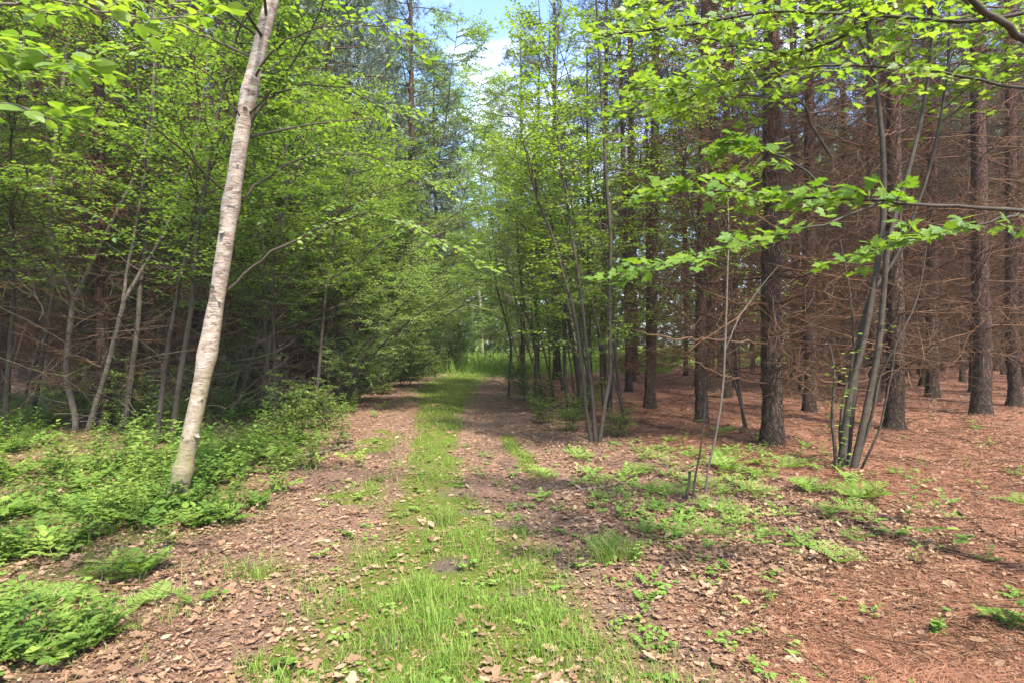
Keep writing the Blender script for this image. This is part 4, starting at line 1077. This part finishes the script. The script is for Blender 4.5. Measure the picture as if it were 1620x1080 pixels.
for lab, p in (('dead branch on the needle floor behind the stem clump', [(1290, 690), (1330, 684), (1362, 672)]), ('forked dead branch on the needle floor near the right edge', [(1500, 690), (1550, 702), (1600, 698)]),
               ('dead branch lying between the two pines right of the stem clump', [(1440, 700), (1490, 692), (1530, 696)]), ('thin dead branch on the needles in front of the leaning pine', [(1010, 668), (1050, 676), (1085, 672)]),
               ('dead branch across the needles farther back in the plantation', [(1270, 628), (1320, 630), (1350, 624)]), ('crooked stick in the brown leaves near the bottom right', [(1240, 960), (1290, 950), (1335, 955)]),
               ('thin twig crossing the brown leaves left of the grass', [(250, 1010), (330, 1002), (400, 1010)])):
    stick(lab, p, .012 if p[0][1] < 800 else .005, 'dead', 2)

# leaning bare undergrowth stems left of the path
for i, (px, py, lx, ly, w) in enumerate([(372, 655, 470, 420, 9), (365, 650, 395, 470, 7), (520, 606, 600, 480, 13), (500, 612, 560, 470, 10), (430, 632, 520, 480, 8), (545, 602, 575, 440, 9), (300, 650, 380, 430, 7), (245, 655, 275, 420, 7), (590, 600, 650, 450, 7)]):
    b = G(px, py); D = b[1]
    lb = ['thin bare stem leaning right behind the birch', 'thin upright bare stem behind the birch', 'thick dark bent trunk arching toward the path where the leafy wall begins', 'dark bent stem just left of the thick arching trunk',
          'bare leaning stem in the shade halfway between the birch and the arching trunk', 'upright dark stem right of the thick arching trunk', 'bare stem crossing close behind the white birch', 'bare thin stem between the forked saplings and the birch', 'thin dark stem nearest the path under the leafy wall'][i]
    mx, my = (px + lx) / 2 - .12 * (lx - px), (py + ly) / 2
    stems_thing('bent_stem', lb, 'tree', b, [[(px, py + 3, D, w * 1.15), (mx, my, D, w), (lx, ly, D - .2, w * .8), (lx + .8 * (lx - px), ly - 90, D - .4, w * .5), (lx + 1.8 * (lx - px), ly - 130, D - .6, 2)]],
                'dark', 'leaf', 16, 1.2, 8, 8, .06, .45, .4, 'bent stems left of the path', wob=.02)

# ------------------------------------------------------------------ tangled dead undergrowth left, far woods
def build_tangle():
    mb = MB(); k = 2600
    y = R.uniform(7.5, 20, k); x = -R.uniform(3.6, 4.0 + .72 * y, k); ok = x > -.95 * y; x, y = x[ok], y[ok]; k = len(x)
    S = on(x, y, 0); S[:, 2] += R.uniform(.0, 2.6, k)
    d = rnd_h(k); d[:, 2] = R.uniform(-.1, .9, k)
    P = grow(S, d, R.uniform(.5, 1.8, k), 7, .14, .01)
    tubes(mb, P, taper(k, 7, .006, .002), 3)
    tag(mb.build('twig_thicket', M['twig']), 'tangle of dead grey-brown twigs filling the shade left of the path', 'twigs', kind='stuff')  # darker twig colour used here to paint in the shade of the wood
build_tangle()
def build_far():
    mb = MB(); k = 90000
    seg = R.random(k)
    x = np.where(seg < .55, R.uniform(-70, 90, k), np.where(seg < .8, R.uniform(40, 50, k), R.uniform(-48, -38, k)))
    y = np.where(seg < .55, R.uniform(60, 74, k), R.uniform(15, 80, k))
    top = 9 + 10 * sst(4, 22, x) + 8 * fbm(x + y, y * 0, 9, 7) + 3 * vn(x, y, 2.5, 8)
    z = R.random(k) ** .8 * top
    pos = np.stack([x, y, z], -1)
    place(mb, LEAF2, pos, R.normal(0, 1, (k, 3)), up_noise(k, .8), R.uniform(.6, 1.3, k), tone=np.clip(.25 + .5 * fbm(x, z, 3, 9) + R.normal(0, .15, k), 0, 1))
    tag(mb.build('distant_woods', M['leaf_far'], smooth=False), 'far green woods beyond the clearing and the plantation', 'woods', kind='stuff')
    mb = MB(); k = 26000
    y = R.uniform(25, 60, k); x = R.uniform(-7, 8, k) + (y - 28) * .35
    L = R.uniform(.25, .8, k)
    f = up_noise(k, .3)
    place(mb, NEEDLE, on(x, y), f, rnd_h(k), L, wsc=.025)
    tag(mb.build('meadow_grass', M['fern'], smooth=False), 'tall bright meadow grass in the sunny clearing at the end of the path', 'grass', kind='stuff')
build_far()

# ------------------------------------------------------------------ added haze volume, put in to lighten the far end
def build_haze():
    mb = MB(); x0, x1, y0, y1, z0, z1 = -170, 170, -60, 250, -2, 36
    v = [(x, y, z) for z in (z0, z1) for y in (y0, y1) for x in (x0, x1)]
    mb.add(v, quads=[(0, 2, 3, 1), (4, 5, 7, 6), (0, 1, 5, 4), (2, 6, 7, 3), (0, 4, 6, 2), (1, 3, 7, 5)])
    m, nt = newmat('lightening_haze'); o = N(nt, 'ShaderNodeOutputMaterial'); pv = N(nt, 'ShaderNodeVolumePrincipled')
    pv.inputs['Color'].default_value = (.93, .97, .95, 1); pv.inputs['Density'].default_value = .0007; pv.inputs['Anisotropy'].default_value = .1
    nt.links.new(pv.outputs[0], o.inputs['Volume'])
    tag(mb.build('haze', m, smooth=False), 'added thin haze lightening the far end of the path', 'haze', kind='stuff')
build_haze()

# ------------------------------------------------------------------ light, sky, camera
SUN_EL, SUN_AZ = math.radians(57), math.radians(150)     # azimuth from +Y toward +X
w = bpy.data.worlds.new('World'); SC.world = w; w.use_nodes = True
nt = w.node_tree; nt.nodes.clear(); L = nt.links.new
sky = N(nt, 'ShaderNodeTexSky', sky_type='NISHITA'); sky.sun_disc = False
sky.sun_elevation = SUN_EL; sky.sun_rotation = SUN_AZ; sky.air_density = 1.0; sky.dust_density = 1.5
tc = N(nt, 'ShaderNodeTexCoord'); mp = N(nt, 'ShaderNodeMapping'); mp.inputs['Scale'].default_value = (1, 1, 2.2); L(tc.outputs['Generated'], mp.inputs['Vector'])
cn = noise(nt, 2.6, 7, .58, mp.outputs[0], .3)
cm = ramp(nt, [(.5, (0, 0, 0)), (.72, (1, 1, 1))], cn).outputs[0]
c = mix(nt, mathn(nt, 'MULTIPLY', cm, .9), mix(nt, 1.0, sky.outputs[0], (.78, .86, 1.0), 'MULTIPLY'), (6.4, 6.4, 6.5))
bg = N(nt, 'ShaderNodeBackground'); bg.inputs['Strength'].default_value = .15; L(c, bg.inputs['Color'])
ow = N(nt, 'ShaderNodeOutputWorld'); L(bg.outputs[0], ow.inputs['Surface'])

ld = bpy.data.lights.new('sun', 'SUN'); ld.energy = 3.5; ld.angle = math.radians(4.0); ld.color = (1, .94, .83)
lo = bpy.data.objects.new('sun', ld); COL.objects.link(lo)
sd = Vector((math.sin(SUN_AZ) * math.cos(SUN_EL), math.cos(SUN_AZ) * math.cos(SUN_EL), math.sin(SUN_EL)))
lo.rotation_euler = sd.to_track_quat('Z', 'Y').to_euler()
lo.location = sd * 40

cd = bpy.data.cameras.new('camera'); cd.lens = 20.0; cd.sensor_width = 36.0; cd.clip_end = 1000; cd.clip_start = .05
co = bpy.data.objects.new('camera', cd); COL.objects.link(co)
co.location = (0, 0, CAMZ); co.rotation_euler = (math.radians(90), 0, 0)
SC.camera = co

SC.view_settings.view_transform = 'Standard'; SC.view_settings.look = 'None'
SC.view_settings.exposure = 2.0; SC.view_settings.gamma = 1.0
cy = SC.cycles
cy.max_bounces = 8; cy.diffuse_bounces = 5; cy.glossy_bounces = 2; cy.transmission_bounces = 4; cy.transparent_max_bounces = 4
cy.use_denoising = True
try: cy.denoiser = 'OPENIMAGEDENOISE'
except Exception: pass
